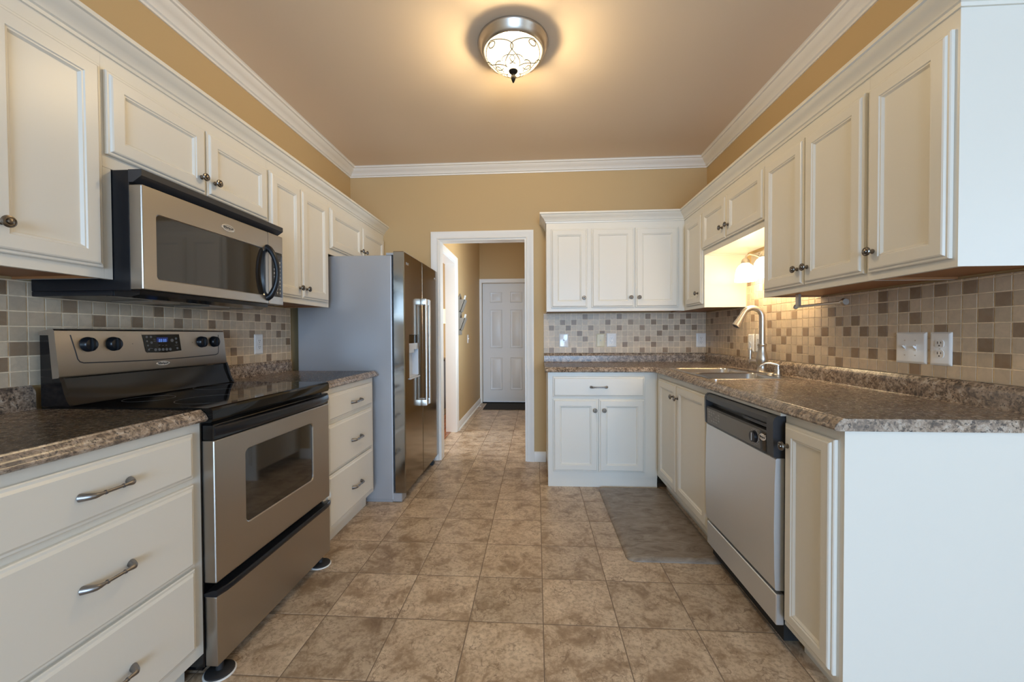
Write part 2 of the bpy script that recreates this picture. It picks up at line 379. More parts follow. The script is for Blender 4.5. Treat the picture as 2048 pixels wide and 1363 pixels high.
BASE = [(0, 0), (.013, 0), (.014, .070), (.010, .080), (.006, .092), (0, .094)]
def baseboard(name, p, q, side):
    b = MB(); b.sweep([p, q], (0, 0, 1), BASE, side); return struct(name, b, m_trim)
baseboard('baseboard_back', (OX1 + .069, YB, 0), (.084, YB, 0), 1)
baseboard('baseboard_hall_left', (HX0, SY1 + .069, 0), (HX0, HY1, 0), 1)
b = MB(); b.sweep([(HX0, SY1 + .069, 0), (HX0, HY1, 0)], (0, 0, 1), [(.014, 0), (.028, 0), (.026, .012), (.014, .018)], 1); struct('trim_7', b, m_trim)
baseboard('baseboard_left', (XL, YF, 0), (XL, .6, 0), 1)
baseboard('baseboard_dining', (XR + T + .01, YD, 0), (XD, YD, 0), 1)

# hall door with six raised panels
dr = link('door_1', None, None, (-.930, HY1 + .045, .018)); dr['kind'] = 'structure'
DW_, DH = .818, 2.04
b = MB(); b.box(0, -.0, 0, DW_, .044, DH); F = 0
for (x0, x1) in ((.130, .340), (.478, .688)):
    for (z0, z1) in ((.205, .770), (.930, 1.590), (1.715, 1.895)):
        LL = []
        for i, y in ((0, 0), (.008, -.009), (.018, -.006), (.030, -.0035), (.046, -.010)):
            LL.append([(x0 + i, F + y, z0 + i), (x1 - i, F + y, z0 + i), (x1 - i, F + y, z1 - i), (x0 + i, F + y, z1 - i)])
        b.loops(LL, True, False, True)
obj('door_panel', b, m_hdoor, dr)
for z in (.97, 1.12):
    b = MB(); b.lathe([(.032, 0), (.032, .006), (.012, .012), (.012, .035), (.026, .045), (.028, .058), (.018, .068)], (DW_ - .055, 0, z), '-Y', 20); obj('door_knob', b, m_chrome, dr, label='satin nickel door knob')
for z in (.22, 1.02, 1.82):
    b = MB(); b.tube([(-.002, -.004, z - .045), (-.002, -.004, z + .045)], .005, 8); obj('hinge', b, m_chrome, dr)
b = MB(); b.box(-.93, HY1 - .03, 0, -.112, HY1 + .05, .016); struct('trim_8', b, m_void)

# ------------------------------------------------------------------ backsplash mosaics
DARK_R = {(-2, 3), (-1, 1), (-1, 5), (0, 2), (0, 4), (1, 6), (2, 1), (3, 3), (3, 6), (5, 0), (5, 4), (5, 6), (6, 5), (7, 1), (8, 3), (8, 5), (8, 6), (9, 1), (10, 3), (11, 1), (11, 4), (12, 3), (13, 0), (13, 4), (14, 1), (14, 5), (15, 3), (16, 2), (17, 0), (18, 3), (19, 1), (20, 5), (21, 0), (21, 3), (22, 2), (23, 3), (23, 5), (24, 1), (25, 4), (25, 6), (31, 2), (33, 0), (33, 6), (34, 5), (35, 1), (36, 2), (36, 6), (40, 3), (40, 6), (42, 5), (43, 0), (26, 9), (23, 8), (28, 7), (29, 5), (30, 10), (21, 10)}
DARK_B = {(-7, 0), (-7, 4), (-5, 5), (-4, 4), (-3, 0), (-3, 5), (-2, 3), (-1, 2), (-1, 6), (0, 0), (0, 4), (2, 3), (3, 5), (5, 4), (5, 6), (6, 1), (7, 5), (8, 2), (9, 0), (9, 4), (10, 2), (10, 6), (11, 1), (11, 5), (12, 3), (13, 0), (13, 4), (14, 2), (14, 6), (15, 4), (16, 2), (16, 5), (17, 0), (17, 6), (18, 4)}
DARK_L = {(-2, 1), (-2, 4), (-2, 6), (-1, 2), (0, 2), (2, 5), (4, 4), (7, 4), (9, 5), (11, 4), (12, 5), (15, 4), (17, 3), (17, 5), (18, 1), (19, 0), (19, 5), (21, 3), (22, 5), (24, 0), (24, 4), (25, 5), (26, 3), (27, 4), (28, 2)}
def mosaic(name, label, place, a0, a1, z0, ztop, h0, ph, pz, dark, hole=None):
    """place(a, z, d): a along the wall, d out of it; one quad-topped chip per tile over a grout bed"""
    bm = bmesh.new(); tones = []; g = .0020
    def quad(P, t): bm.faces.new([bm.verts.new(p) for p in P]); tones.append(t)
    quad([place(a0, z0, .004), place(a1, z0, .004), place(a1, ztop(a1), .004), place(a0, ztop(a0), .004)], 0) if not hole else None
    if hole:
        for (p, q, r, s_) in hole: quad([place(p, r, .004), place(q, r, .004), place(q, s_, .004), place(p, s_, .004)], 0)
    k0 = math.floor((a0 - h0) / ph); k1 = math.ceil((a1 - h0) / ph)
    for k in range(k0, k1):
        for j in range(0, 16):
            p = max(a0, h0 + k * ph + g); q = min(a1, h0 + (k + 1) * ph - g); r = z0 + j * pz + g; s_ = min(z0 + (j + 1) * pz - g, ztop(p), ztop(q))
            if q - p < .003 or s_ - r < .003: continue
            t = random.uniform(.12, .28) if (k, j) in dark else random.uniform(.34, 1.0)
            d0, d1 = .004, .0065; i = .0008
            A = [place(p, r, d0), place(q, r, d0), place(q, s_, d0), place(p, s_, d0)]
            Bq = [place(p + i, r + i, d1), place(q - i, r + i, d1), place(q - i, s_ - i, d1), place(p + i, s_ - i, d1)]
            va = [bm.verts.new(x) for x in A]; vb_ = [bm.verts.new(x) for x in Bq]
            bm.faces.new(vb_); tones.append(t)
            for n in range(4): bm.faces.new((va[n], va[(n + 1) % 4], vb_[(n + 1) % 4], vb_[n])); tones.append(t)
    bmesh.ops.recalc_face_normals(bm, faces=bm.faces[:])
    me = bpy.data.meshes.new(name); bm.to_mesh(me); bm.free(); me.materials.append(m_tile)
    at = me.attributes.new('tone', 'FLOAT', 'FACE'); at.data.foreach_set('value', tones)
    return tag(link(name, me), label, 'backsplash')
ZS = 1.008
SP0, SP1, SPZ = 2.2543, 3.0256, ZS + 12 * .0508
mosaic('mosaic_backsplash', 'small square stone mosaic backsplash running behind sink and faucet under right cabinets', lambda a, z, d: (XR - d, a, z), 1.237, YB - .007, ZS,
       lambda a: SPZ if SP0 < a < SP1 else 1.371, 1.434, .0508, .0508, DARK_R, hole=[(1.237, YB - .007, ZS, 1.371), (SP0, SP1, 1.371, SPZ)])
mosaic('mosaic_backsplash', 'small square stone mosaic backsplash on the far wall under three-door cabinet', lambda a, z, d: (a, YB - d, z), .066, XR - .007, ZS,
       lambda a: 1.371, .471, .0513, .0508, DARK_B)
mosaic('mosaic_backsplash', 'small square stone mosaic backsplash behind the stove and under the microwave', lambda a, z, d: (XL + d, a, z), .64, 2.755, 1.011,
       lambda a: 1.371, 1.275, .0508, .0510, DARK_L)

# ------------------------------------------------------------------ cabinets
def rect_loops(w, h, steps):
    return [[(i, y, i), (w - i, y, i), (w - i, y, h - i), (i, y, h - i)] for i, y in steps]
def door_mesh(w, h, rail=.052):
    b = MB(); b.loops(rect_loops(w, h, [(0, -.0005), (0, -.010), (.003, -.0125), (.009, -.0125), (.012, -.018), (.016, -.020), (rail, -.020), (rail + .003, -.0165), (rail + .007, -.0165), (rail + .013, -.0095), (rail + .015, -.009)]), True, True, True)
    return b
def drawer_mesh(w, h):
    b = MB(); b.loops(rect_loops(w, h, [(0, -.0005), (0, -.011), (.003, -.0135), (.009, -.0145), (.016, -.020)]), True, True, True); return b
kb = MB(); kb.lathe([(.0085, 0), (.0085, .004), (.0055, .007), (.005, .014), (.008, .018), (.0155, .0195), (.0165, .023), (.0150, .0265), (.0120, .0275), (.0115, .0262), (.0085, .0262), (.0075, .0300), (.004, .0318), (.0005, .0322)], (0, 0, 0), '-Y', 24)
KNOB = kb.mesh('cabinet_knob', m_pewter)
pb = MB(); ppts = []; prad = []
for k in range(25):
    t = -1 + 2 * k / 24; a = abs(t)
    y = -.026 if a < .72 else -.026 * (1 - ((a - .72) / .28) ** 1.6)
    ppts.append((t * .060, y, 0)); prad.append(.0042 + (.0065 * max(0, (a - .45) / .55) ** 1.3))
pb.tube(ppts, prad, 12, flat=1.0)
for x in (-.022, .022): pb.lathe([(.0058, -.0015), (.0058, .0015)], (x, -.026, 0), 'X', 12)
PULL = pb.mesh('drawer_pull', m_pull)

def cabinet(kind, label, face, XF, A0, A1, z0, z1, depth, doors=(), drawers=(), group=None, toe=None, extra=None, hollow=False):
    """face L/R/B; A0..A1 along the wall in world coordinates; doors/drawers given in the same coordinates"""
    w = A1 - A0
    if face == 'L': loc, rz, lx = (XF, A0, 0), R(90), (lambda a: a - A0)
    elif face == 'R': loc, rz, lx = (XF, A1, 0), R(-90), (lambda a: A1 - a)
    else: loc, rz, lx = (A0, XF, 0), 0, (lambda a: a - A0)
    t = thing(kind, label, 'cabinet', loc, rz, group)
    up_ = kind == 'upper_cabinet'
    b = MB(); zz = z0 + (.016 if up_ else 0)
    b.box(0, .019, zz, w, depth, z1)
    if up_:
        b.box(0, 0, z0, w, .019, z1); b.box(0, .019, z0, .0035, depth, zz); b.box(w - .0035, .019, z0, w, depth, zz)
    else: b.box(0, 0, z0, w, .019, z1)
    if hollow:
        b.b.free(); b = MB(); b.box(0, 0, z0, w, .019, z1); b.box(0, .019, z0, .018, depth, z1); b.box(w - .018, .019, z0, w, depth, z1); b.box(.018, .019, z0, w - .018, depth, z0 + .018); b.box(.018, depth - .012, z0 + .018, w - .018, depth, z1)
    obj('body', b, m_paint, t, smooth=False, weld=False)
    if up_:
        b = MB(); b.box(.0165, .020, z0 + .008, w - .0165, depth - .002, z0 + .0155); b.box(.0038, .0195, z0 + .0005, .0162, depth - .002, z0 + .0155); b.box(w - .0162, .0195, z0 + .0005, w - .0038, depth - .002, z0 + .0155)
        obj('underside', b, m_paint if z0 == 1.752 else m_wood, t, label=None if z0 == 1.752 else 'unpainted brown wood underside', smooth=False)
    if toe is not None:
        b = MB(); b.box(0, toe, 0, w, toe + .018, z0 - .0005 if toe > .02 else z0 - .0005); obj('toe_kick', b, m_paint, t, smooth=False)
    for d in doors:
        a0, a1, q0, q1, ka, kz = d; xa, xb = sorted((lx(a0), lx(a1)))
        o = obj('door', door_mesh(xb - xa, q1 - q0, .052 if xb - xa > .26 else .045), m_paint, t, (xa, 0, q0), angle=20)
        if ka is not None:
            k = link('knob', KNOB, o, (lx(ka) - xa, -.020, kz - q0)); k['label'] = 'dark pewter knob'
    for d in drawers:
        a0, a1, q0, q1, ka, kz = d; xa, xb = sorted((lx(a0), lx(a1)))
        o = obj('drawer', drawer_mesh(xb - xa, q1 - q0), m_paint, t, (xa, 0, q0), angle=20)
        k = link('handle', PULL, o, (lx(ka) - xa, -.0185, kz - q0)); k['label'] = 'grey pewter bar handle'
    if extra: extra(t, lx)
    return t
G_UP, G_BASE = 'white wall cabinets', 'white base cabinets'
XLU, XRU, XLB, XRB = -1.437, 1.2298, -1.135, .917
def filler(t, lx):
    b = MB(); b.box(lx(1.2555), 0, 1.372, lx(1.282), .019, 1.744); obj('filler_strip', b, m_paint, t, smooth=False)
UD = .3140
cabinet('upper_cabinet', 'tall single-door white wall cabinet left of the microwave, cut by the photo edge', 'L', XLU, .93, 1.255, 1.372, 2.134, UD, [(.950, 1.245, 1.405, 2.070, .985, 1.485)], group=G_UP, extra=filler)
cabinet('upper_cabinet', 'short white wall cabinet with two wide doors directly above the microwave', 'L', XLU, 1.2555, 2.068, 1.745, 2.134, UD, [(1.262, 1.662, 1.788, 2.066, 1.630, 1.852), (1.669, 2.061, 1.788, 2.066, 1.702, 1.852)], group=G_UP)
cabinet('upper_cabinet', 'tall two-door white wall cabinet between the microwave and refrigerator', 'L', XLU, 2.0685, 2.700, 1.372, 2.134, UD, [(2.080, 2.362, 1.405, 2.066, 2.330, 1.465), (2.368, 2.680, 1.405, 2.066, 2.402, 1.465)], group=G_UP)
cabinet('upper_cabinet', 'short white wall cabinet with two doors above the refrigerator', 'L', XLU, 2.7005, 3.714, 1.745, 2.134, UD, [(2.718, 3.214, 1.786, 2.066, 3.182, 1.860), (3.221, 3.690, 1.786, 2.066, 3.256, 1.860)], group=G_UP)
RD = XR - XRU - .001
cabinet('upper_cabinet', 'single-door white wall cabinet at the right run end, blank side panel facing out', 'R', XRU, 1.2535, 1.5695, 1.372, 2.134, RD, [(1.268, 1.560, 1.398, 2.067, 1.527, 1.472)], group=G_UP)
cabinet('upper_cabinet', 'tall two-door white wall cabinet over the paper towel bar right of the sink', 'R', XRU, 1.570, 2.2543, 1.372, 2.134, RD, [(1.578, 1.909, 1.400, 2.067, 1.878, 1.475), (1.915, 2.232, 1.400, 2.067, 1.946, 1.475)], group=G_UP)
cabinet('upper_cabinet', 'short white wall cabinet with two doors bridging above the sink light', 'R', XRU, 2.2548, 3.0252, 1.752, 2.134, RD, [(2.238, 2.659, 1.790, 2.070, 2.623, 1.868), (2.666, 3.036, 1.790, 2.070, 2.703, 1.868)], group=G_UP)
cabinet('upper_cabinet', 'narrow single-door white corner wall cabinet left of the sink light', 'R', XRU, 3.0256, YB - .001, 1.372, 2.134, RD, [(3.046, 3.360, 1.400, 2.067, 3.098, 1.482)], group=G_UP)
cabinet('upper_cabinet', 'three-door white wall cabinet on the far wall beside the doorway', 'B', 3.4247, .0864, 1.2293, 1.372, 2.134, YB - 3.4247 - .001,
        [(.125, .430, 1.402, 2.066, .399, 1.484), (.464, .816, 1.402, 2.066, .788, 1.484), (.826, 1.176, 1.402, 2.066, .854, 1.484)], group=G_UP)
BD = XLB - XL - .001
cabinet('base_cabinet', 'white three-drawer base cabinet left of the stove, nearest the camera', 'L', XLB, .66, 1.281, .10, .8915, BD, (),
        [(.700, 1.240, .712, .860, .968, .785), (.700, 1.240, .424, .692, .968, .556), (.700, 1.240, .146, .415, .968, .266)], G_BASE, toe=.07)
cabinet('base_cabinet', 'white three-drawer base cabinet between the stove and refrigerator', 'L', XLB, 2.050, 2.707, .10, .8915, BD, (),
        [(2.080, 2.660, .710, .858, 2.41, .776), (2.080, 2.660, .424, .690, 2.41, .546), (2.080, 2.660, .128, .415, 2.41, .258)], G_BASE, toe=.055)
cabinet('base_cabinet', 'white base cabinet with one drawer over two doors on the far wall', 'B', 3.11, .0864, .9165, .077, .8875, YB - 3.11 - .001,
        [(.124, .470, .122, .682, .443, .598), (.4735, .820, .122, .682, .513, .598)], [(.124, .820, .698, .855, .474, .775)], G_BASE, toe=.005)
def sinkgap(t, lx):
    # painted rail carried on above the dishwasher
    b = MB(); b.box(lx(2.1515), -.019, .8735, lx(1.533), .004, .8872); obj('top_rail', b, m_paint, t, smooth=False)
cabinet('base_cabinet', 'white two-door base cabinet under the double sink', 'R', XRB, 2.152, 3.109, .10, .8875, XR - XRB - .001,
        [(2.184, 2.648, .135, .850, 2.612, .765), (2.654, 3.030, .135, .850, 2.692, .765)], (), G_BASE, toe=.07, hollow=True, extra=sinkgap)
def endpanel(t, lx):
    # full-height finished side with a toe notch, facing the dining side
    b = MB(); w = lx(1.2664)
    b.prism([(0.0, .10), (.07, .10), (.07, 0), (.611, 0), (.611, .8875), (0.0, .8875)], w + .0005, w + .016, 'X'); obj('end_panel', b, m_paint, t, smooth=False)
cabinet('base_cabinet', 'narrow single-door white base cabinet at the right counter end, with full-height side panel', 'R', XRB, 1.2664, 1.532, .10, .8875, XR - XRB - .001,
        [(1.276, 1.518, .125, .853, 1.490, .775)], (), G_BASE, toe=.07, extra=endpanel)

# crown strips of the cabinets
CC = [(0, 2.118), (.006, 2.118), (.008, 2.128), (.014, 2.132), (.018, 2.146), (.030, 2.158), (.044, 2.172), (.048, 2.182), (.056, 2.184), (.056, 2.198), (0, 2.198)]
b = MB(); b.sweep([(XR, 1.2535, 0), (XRU, 1.2535, 0), (XRU, 3.4247, 0), (.0864, 3.4247, 0), (.0864, YB, 0)], (0, 0, 1), [(a, z) for a, z in CC], -1)
tag(obj('cabinet_crown', b, m_paint), 'white crown strip topping the right and far wall cabinets', 'moulding')
b = MB(); b.sweep([(XLU, .93, 0), (XLU, YB, 0)], (0, 0, 1), CC, 1)
tag(obj('cabinet_crown', b, m_paint), 'white crown strip topping the left wall cabinets', 'moulding')

# ------------------------------------------------------------------ countertops
def edge_prof(zt, zb): # (outward, z): waterfall edge with a small ridge behind it
    return [(-.032, zt), (-.0300, zt + .0004), (-.0270, zt + .0018), (-.0240, zt + .0006), (-.0215, zt - .0030), (-.0185, zt - .0042), (-.0120, zt - .0095), (-.0065, zt - .0160), (-.0045, zt - .0200), (-.0040, zt - .0225),
            (-.0012, zt - .0250), (0, zt - .0285), (-.0012, zt - .0320), (-.0045, zt - .0350), (-.0090, zb), (-.032, zb)]
def lip_prof(z0): # backsplash lip with a stepped rounded top
    return [(0, z0), (.026, z0), (.0235, z0 + .003), (.0230, z0 + .055), (.0225, z0 + .060), (.0195, z0 + .0650), (.0185, z0 + .0675), (.0160, z0 + .0700), (.0120, z0 + .0760), (.0080, z0 + .0805), (0, z0 + .0825)]
ZT, ZB = .925, .888
SK = (.958, 2.265, 1.455, 3.005)     # sink cut-out
EX, EN = .880, 1.240
b = MB(); i = .032
outer = [(.066, YB), (.066, 3.078 + i), (EX + i, 3.078 + i), (EX + i, EN), (XR, EN), (XR, YB)]
hole = rrect(SK[0] + .012, SK[1] + .012, SK[2] - .012, SK[3] - .012, .03, 4)
b.fill(outer, [hole], ZT); b.fill(outer, [hole], ZB, flip=True)
b.sweep([(.066, 3.078, 0), (EX, 3.078, 0), (EX, EN, 0)], (0, 0, 1), edge_prof(ZT, ZB), 1)
for P in ([(EX + i, EN), (XR, EN)], [(.066, 3.078 + i), (.066, YB)]): b.loops([[(x, y, ZB) for x, y in P], [(x, y, ZT) for x, y in P]], False)
ct = thing('countertop', 'brown speckled laminate L-shaped countertop with the double sink', 'countertop')
obj('counter_slab', b, m_counter, ct, angle=30)
b = MB(); b.sweep([(.068, YB - .001, 0), (XR - .001, YB - .001, 0), (XR - .001, EN + .002, 0)], (0, 0, 1), lip_prof(.9252), 1)
obj('backsplash_lip', b, m_counter, ct, angle=30)
def left_counter(label, y0, y1):
    c = thing('countertop', label, 'countertop')
    zt, zb = .930, .892; X1 = -1.104; b = MB()
    P = [(XL, y0), (X1 - i, y0), (X1 - i, y1), (XL, y1)]
    b.fill(P, [], zt); b.fill(P, [], zb, flip=True); b.sweep([(X1, y0, 0), (X1, y1, 0)], (0, 0, 1), edge_prof(zt, zb), 1)
    for y in (y0, y1): b.loops([[(XL, y, zb), (X1 - i, y, zb)], [(XL, y, zt), (X1 - i, y, zt)]], False)
    obj('counter_slab', b, m_counter, c, angle=30)
    b = MB(); b.sweep([(XL + .001, y0, 0), (XL + .001, y1, 0)], (0, 0, 1), lip_prof(.9302), 1)
    obj('backsplash_lip', b, m_counter, c, angle=30)
left_counter('brown speckled laminate countertop left of the stove, nearest the camera', .60, 1.281)
left_counter('brown speckled laminate countertop between the stove and refrigerator', 2.046, 2.735)

# ------------------------------------------------------------------ sink and faucet
sk = thing('double_sink', 'stainless steel double-bowl sink set in the brown right countertop', 'sink', (0, 0, 0))
x0, y0, x1, y1 = SK; zr = .9265
bx0, bx1 = x0 + .028, x1 - .085; ym = (y0 + y1) / 2
bowls = [(bx0, y0 + .028, bx1, ym - .014), (bx0, ym + .014, bx1, y1 - .028)]
b = MB(); O = rrect(x0, y0, x1, y1, .03, 4)
b.fill(rrect(x0 + .006, y0 + .006, x1 - .006, y1 - .006, .026, 4), [rrect(*q, .05, 5) for q in bowls], zr + .003)
b.loops([[(p[0], p[1], zr - .0008) for p in O], [(p[0], p[1], zr + .001) for p in O], [(p[0], p[1], zr + .003) for p in rrect(x0 + .006, y0 + .006, x1 - .006, y1 - .006, .026, 4)]])
obj('rim', b, m_sinksteel, sk, angle=30)
for q in bowls:
    b = MB(); LL = []
    for ins, z, r in ((0, zr + .003, .05), (.003, zr - .004, .05), (.006, zr - .13, .05), (.014, zr - .155, .05), (.040, zr - .165, .06)):
        LL.append([(p[0], p[1], z) for p in rrect(q[0] + ins, q[1] + ins, q[2] - ins, q[3] - ins, r, 5)])
    b.loops(LL, True, False, True); o = obj('bowl', b, m_sinksteel, sk, angle=50)
    cx, cy = (q[0] + q[2]) / 2, (q[1] + q[3]) / 2
    b = MB(); b.lathe([(.042, 0), (.042, .003), (.030, .004), (.028, .001), (.002, .001)], (cx, cy, zr - .1648), 'Z', 24); obj('drain', b, m_chrome, o)
FX, FY = 1.438, 2.655; FZ = zr + .0032
fa = thing('kitchen_faucet', 'brushed nickel gooseneck faucet with pull-down head standing behind the sink', 'faucet', (FX, FY, FZ))
b = MB(); PO = lambda m, z: [(p[0], p[1], z) for p in rrect(-.028 + m, -.125 + m, .028 - m, .125 - m, .027 - m, 6)]
b.loops([PO(0, 0), PO(0, .003), PO(.003, .006)], True, True, True); obj('deck_plate', b, m_chrome, fa)
b = MB(); b.lathe([(.034, .006), (.031, .012), (.026, .026), (.0245, .040), (.028, .056), (.0335, .076), (.033, .094), (.0275, .118), (.0225, .142), (.0215, .164), (.0245, .174), (.0265, .176), (.0265, .182), (.0175, .184)], (0, 0, 0), 'Z', 32); obj('base', b, m_chrome, fa)
b = MB(); pts = [(0, 0, z) for z in (.175, .22, .27, .33, .352)]
cx, cz, rr = -.060, .352, .060
for k in range(1, 15): a = R(k * 150 / 14); pts.append((cx + rr * math.cos(a), 0, cz + rr * math.sin(a)))
lx_, lz_ = pts[-1][0], pts[-1][2]; dx, dz = -math.cos(R(60)), -math.sin(R(60))
b.tube(pts, .0170, 20); obj('neck', b, m_chrome, fa)
b = MB(); hp = [(lx_ + dx * s, 0, lz_ + dz * s) for s in (-.002, .004, .012, .045, .075, .098, .101)]
b.tube(hp, [.0178, .0186, .0180, .0195, .0240, .0262, .0230], 20); o = obj('spray_head', b, m_chrome, fa)
b = MB(); b.tube([(lx_ + dx * .1012, 0, lz_ + dz * .1012), (lx_ + dx * .1035, 0, lz_ + dz * .1035)], .018, 16); obj('nozzle', b, m_dkgrey, o)
b = MB(); b.tube([(-.006, .015, .068), (-.026, .070, .068), (-.028, .078, .068)], [.0175, .0165, .012], 18)
b.tube([(-.028, .076, .058), (-.0285, .080, .072), (-.0295, .084, .080), (-.030, .085, .100), (-.030, .085, .135), (-.030, .085, .148), (-.030, .085, .152), (-.030, .085, .165)], [.013, .012, .0075, .0075, .0115, .0085, .005, .0055], 14); obj('lever_handle', b, m_chrome, fa)
sd = thing('soap_dispenser', 'small brushed nickel soap pump with curved spout beside the faucet', 'soap dispenser', (1.440, 2.490, FZ))
b = MB(); b.lathe([(.022, 0), (.021, .004), (.0165, .007), (.0155, .028), (.018, .031), (.018, .034), (.012, .036), (.0115, .052), (.0145, .055), (.0145, .062)], (0, 0, 0), 'Z', 24); obj('base', b, m_chrome, sd)
b = MB(); b.tube([(.002, 0, .060), (-.012, .004, .066), (-.035, .012, .071), (-.060, .020, .068), (-.082, .028, .056), (-.088, .030, .046)], [.008, .0075, .006, .0055, .005, .0045], 12); obj('spout', b, m_chrome, sd)

# ------------------------------------------------------------------ wall plates
def plate(label, name, cat, wall, a, z, kind, w=.079, h=.125, m=None, group='cover plates on the backsplash'):
    m = m or m_plate
    if wall == 'L': loc, rz = (XL + .0068, a, z), R(90)
    elif wall == 'R': loc, rz = (XR - .0068, a, z), R(-90)
    elif wall == 'H': loc, rz = (HX0 + .0005, a, z), R(90)
    else: loc, rz = (a, YB - .0068, z), 0
    t = thing(name, label, cat, loc, rz, group)
    b = MB(); P = lambda i, y: [(p[0], y, p[1]) for p in rrect(-w / 2 + i, -h / 2 + i, w / 2 - i, h / 2 - i, max(.0015, .003 - i / 6), 2)]
    b.loops([P(0, 0), P(0, -.0015), P(.004, -.0045), P(.009, -.0060)], True, True, True); obj('cover_plate', b, m, t)
    cs = [0] if kind != 'double_switch' else [-.023, .023]
    for c in cs:
        if 'switch' in kind:
            b = MB(); b.box(c - .0055, -.0068, -.0125, c + .0055, -.0055, .0125, .0004, 1); b.prism([(-.006, -.006), (-.018, .006), (-.017, .010), (-.006, .006)], c - .0038, c + .0038, 'X'); obj('toggle', b, m, t)
            for q in (-.030, .030): b = MB(); b.lathe([(.0028, 0), (.0028, .0008)], (c, -.006, q), '-Y', 10); obj('screw', b, m_chrome, t)
        elif kind == 'outlet':
            for q in (-.0195, .0195):
                b = MB(); b.loops([[(p[0], -.0058, p[1] + q) for p in rrect(-.0165, -.0145, .0165, .0145, .010, 4)], [(p[0], -.0078, p[1] + q) for p in rrect(-.0165, -.0145, .0165, .0145, .010, 4)]], True, True, True)
                r_ = obj('receptacle', b, m, t)
                b = MB(); b.box(-.0075, -.0083, q - .001, -.0050, -.0077, q + .0080); b.box(.0050, -.0083, q, .0072, -.0077, q + .0075); b.lathe([(.0026, .0077), (.0026, .0083)], (0, 0, q - .0075), '-Y', 10); obj('slot', b, m_slot, r_)
            b = MB(); b.lathe([(.0028, 0), (.0028, .0008)], (0, -.006, 0), '-Y', 10); obj('screw', b, m_chrome, t)
        elif kind == 'jack':
            b = MB(); b.lathe([(.006, 0), (.006, .003), (.003, .006)], (0, -.006, 0), '-Y', 14); obj('jack', b, m_chrome, t)
            for q in (-.042, .042): b = MB(); b.lathe([(.0026, 0), (.0026, .0008)], (0, -.006, q), '-Y', 10); obj('screw', b, m, t)
plate('wide white double switch plate on the right backsplash nearest the end', 'light_switch', 'light switch', 'R', 1.728, 1.1175, 'double_switch', .134, .126)
plate('white duplex outlet right beside the double switch plate', 'wall_outlet', 'outlet', 'R', 1.607, 1.1175, 'outlet', .082, .126)
plate('white switch plate behind the faucet, farther from the faucet', 'light_switch', 'light switch', 'R', 2.945, 1.112, 'switch')
plate('white outlet plate half hidden directly behind the faucet neck', 'wall_outlet', 'outlet', 'R', 2.848, 1.112, 'outlet')
plate('white single switch plate on the far backsplash nearest the doorway', 'light_switch', 'light switch', 'B', .250, 1.123, 'switch', .084)
plate('ivory jack plate between switch and outlet on the far backsplash', 'wall_jack', 'wall jack', 'B', .584, 1.123, 'jack', .074, .122, m_ivory)
plate('white duplex outlet touching the ivory jack plate on the far backsplash', 'wall_outlet', 'outlet', 'B', .683, 1.125, 'outlet', .088)
plate('white duplex outlet on the far backsplash tucked into the corner', 'wall_outlet', 'outlet', 'B', 1.478, 1.121, 'outlet', .086)
plate('white duplex outlet on the left backsplash between stove and refrigerator', 'wall_outlet', 'outlet', 'L', 2.420, 1.126, 'outlet')
plate('white switch plate on the tan hall wall before the panelled door', 'light_switch', 'light switch', 'H', 5.66, 1.12, 'switch', .075, .12, group=None)

# ------------------------------------------------------------------ brand badges (oval emblem with lettering)
def badge(parent, place, w, h, name='badge'):
    b = MB()
    ov = lambda s, d: [place(w / 2 * s * math.cos(2 * math.pi * k / 32), h / 2 * s * math.sin(2 * math.pi * k / 32), d) for k in range(32)]
    b.loops([ov(1, 0), ov(1, .0015), ov(.94, .002)], True, True, True)
    b.mi = 1; pts = [place(w * .36 * math.cos(R(a)), h * .30 * math.sin(R(a)) + .0005, .0024) for a in range(20, 330, 10)]
    b.tube(pts, h * .022, 6); text_into(b, 'Whirlpool', w * .185, lambda x, y, hh: place(x, y, .0024 + hh))
    o = obj(name, b, [m_badge, m_printdk], parent, angle=30, weld=False); o['label'] = 'silver oval emblem'; return o

# ------------------------------------------------------------------ stove
W_ = .755
rg = thing('electric_range', 'stainless steel and black glass-top electric stove between left base cabinets', 'stove', (-1.09, 1.2845, 0), R(90))
def lath_disc(b, r, c, y0, y1, seg=24): b.lathe([(r, y0), (r, y1)], c, '-Y', seg)
b = MB(); b.box(0, .046, .045, W_, .625, .905, .003, 1); b.box(.02, .07, .02, W_ - .02, .60, .046); obj('body', b, m_black, rg)
# cooktop
b = MB(); b.prism([(.620, .906), (.620, .936), (.016, .936), (.006, .934), (0, .927), (-.001, .905), (.003, .890), (.010, .886), (.05, .886), (.05, .906)], -.0015, W_ + .0015, 'X'); ck = obj('cooktop', b, m_blackgl, rg, angle=30, label='glossy black glass cooktop')
b = MB()
for (cx, cy, r) in ((.19, .16, .115), (.19, .42, .078), (.56, .16, .088), (.56, .42, .115), (.56, .16, .125)):
    b.sweep([(cx + r * math.cos(2 * math.pi * k / 48), cy + r * math.sin(2 * math.pi * k / 48), .9361) for k in range(48)], (0, 0, 1), [(0, 0), (.0012, 0), (.0012, .0002), (0, .0002)], 1, closed=True)
obj('burner_marking', b, m_button, ck)
# riser
b = MB(); b.prism([(.622, .937), (.622, 1.032), (.560, 1.032), (.556, 1.010), (.548, .985), (.536, .955), (.528, .940), (.526, .937)], .012, W_ - .012, 'X')
for x in (0, W_ - .012): b.prism([(.624, .937), (.624, 1.04), (.556, 1.04), (.548, 1.020), (.540, .985), (.528, .955), (.516, .937)], x, x + .012, 'X')
b.prism([(.624, 1.0405), (.624, 1.1845), (.5915, 1.1845), (.581, 1.0405)], 0, W_ - .010, 'X')
obj('backguard', b, m_black, rg, angle=30, label='glossy black lower backguard')
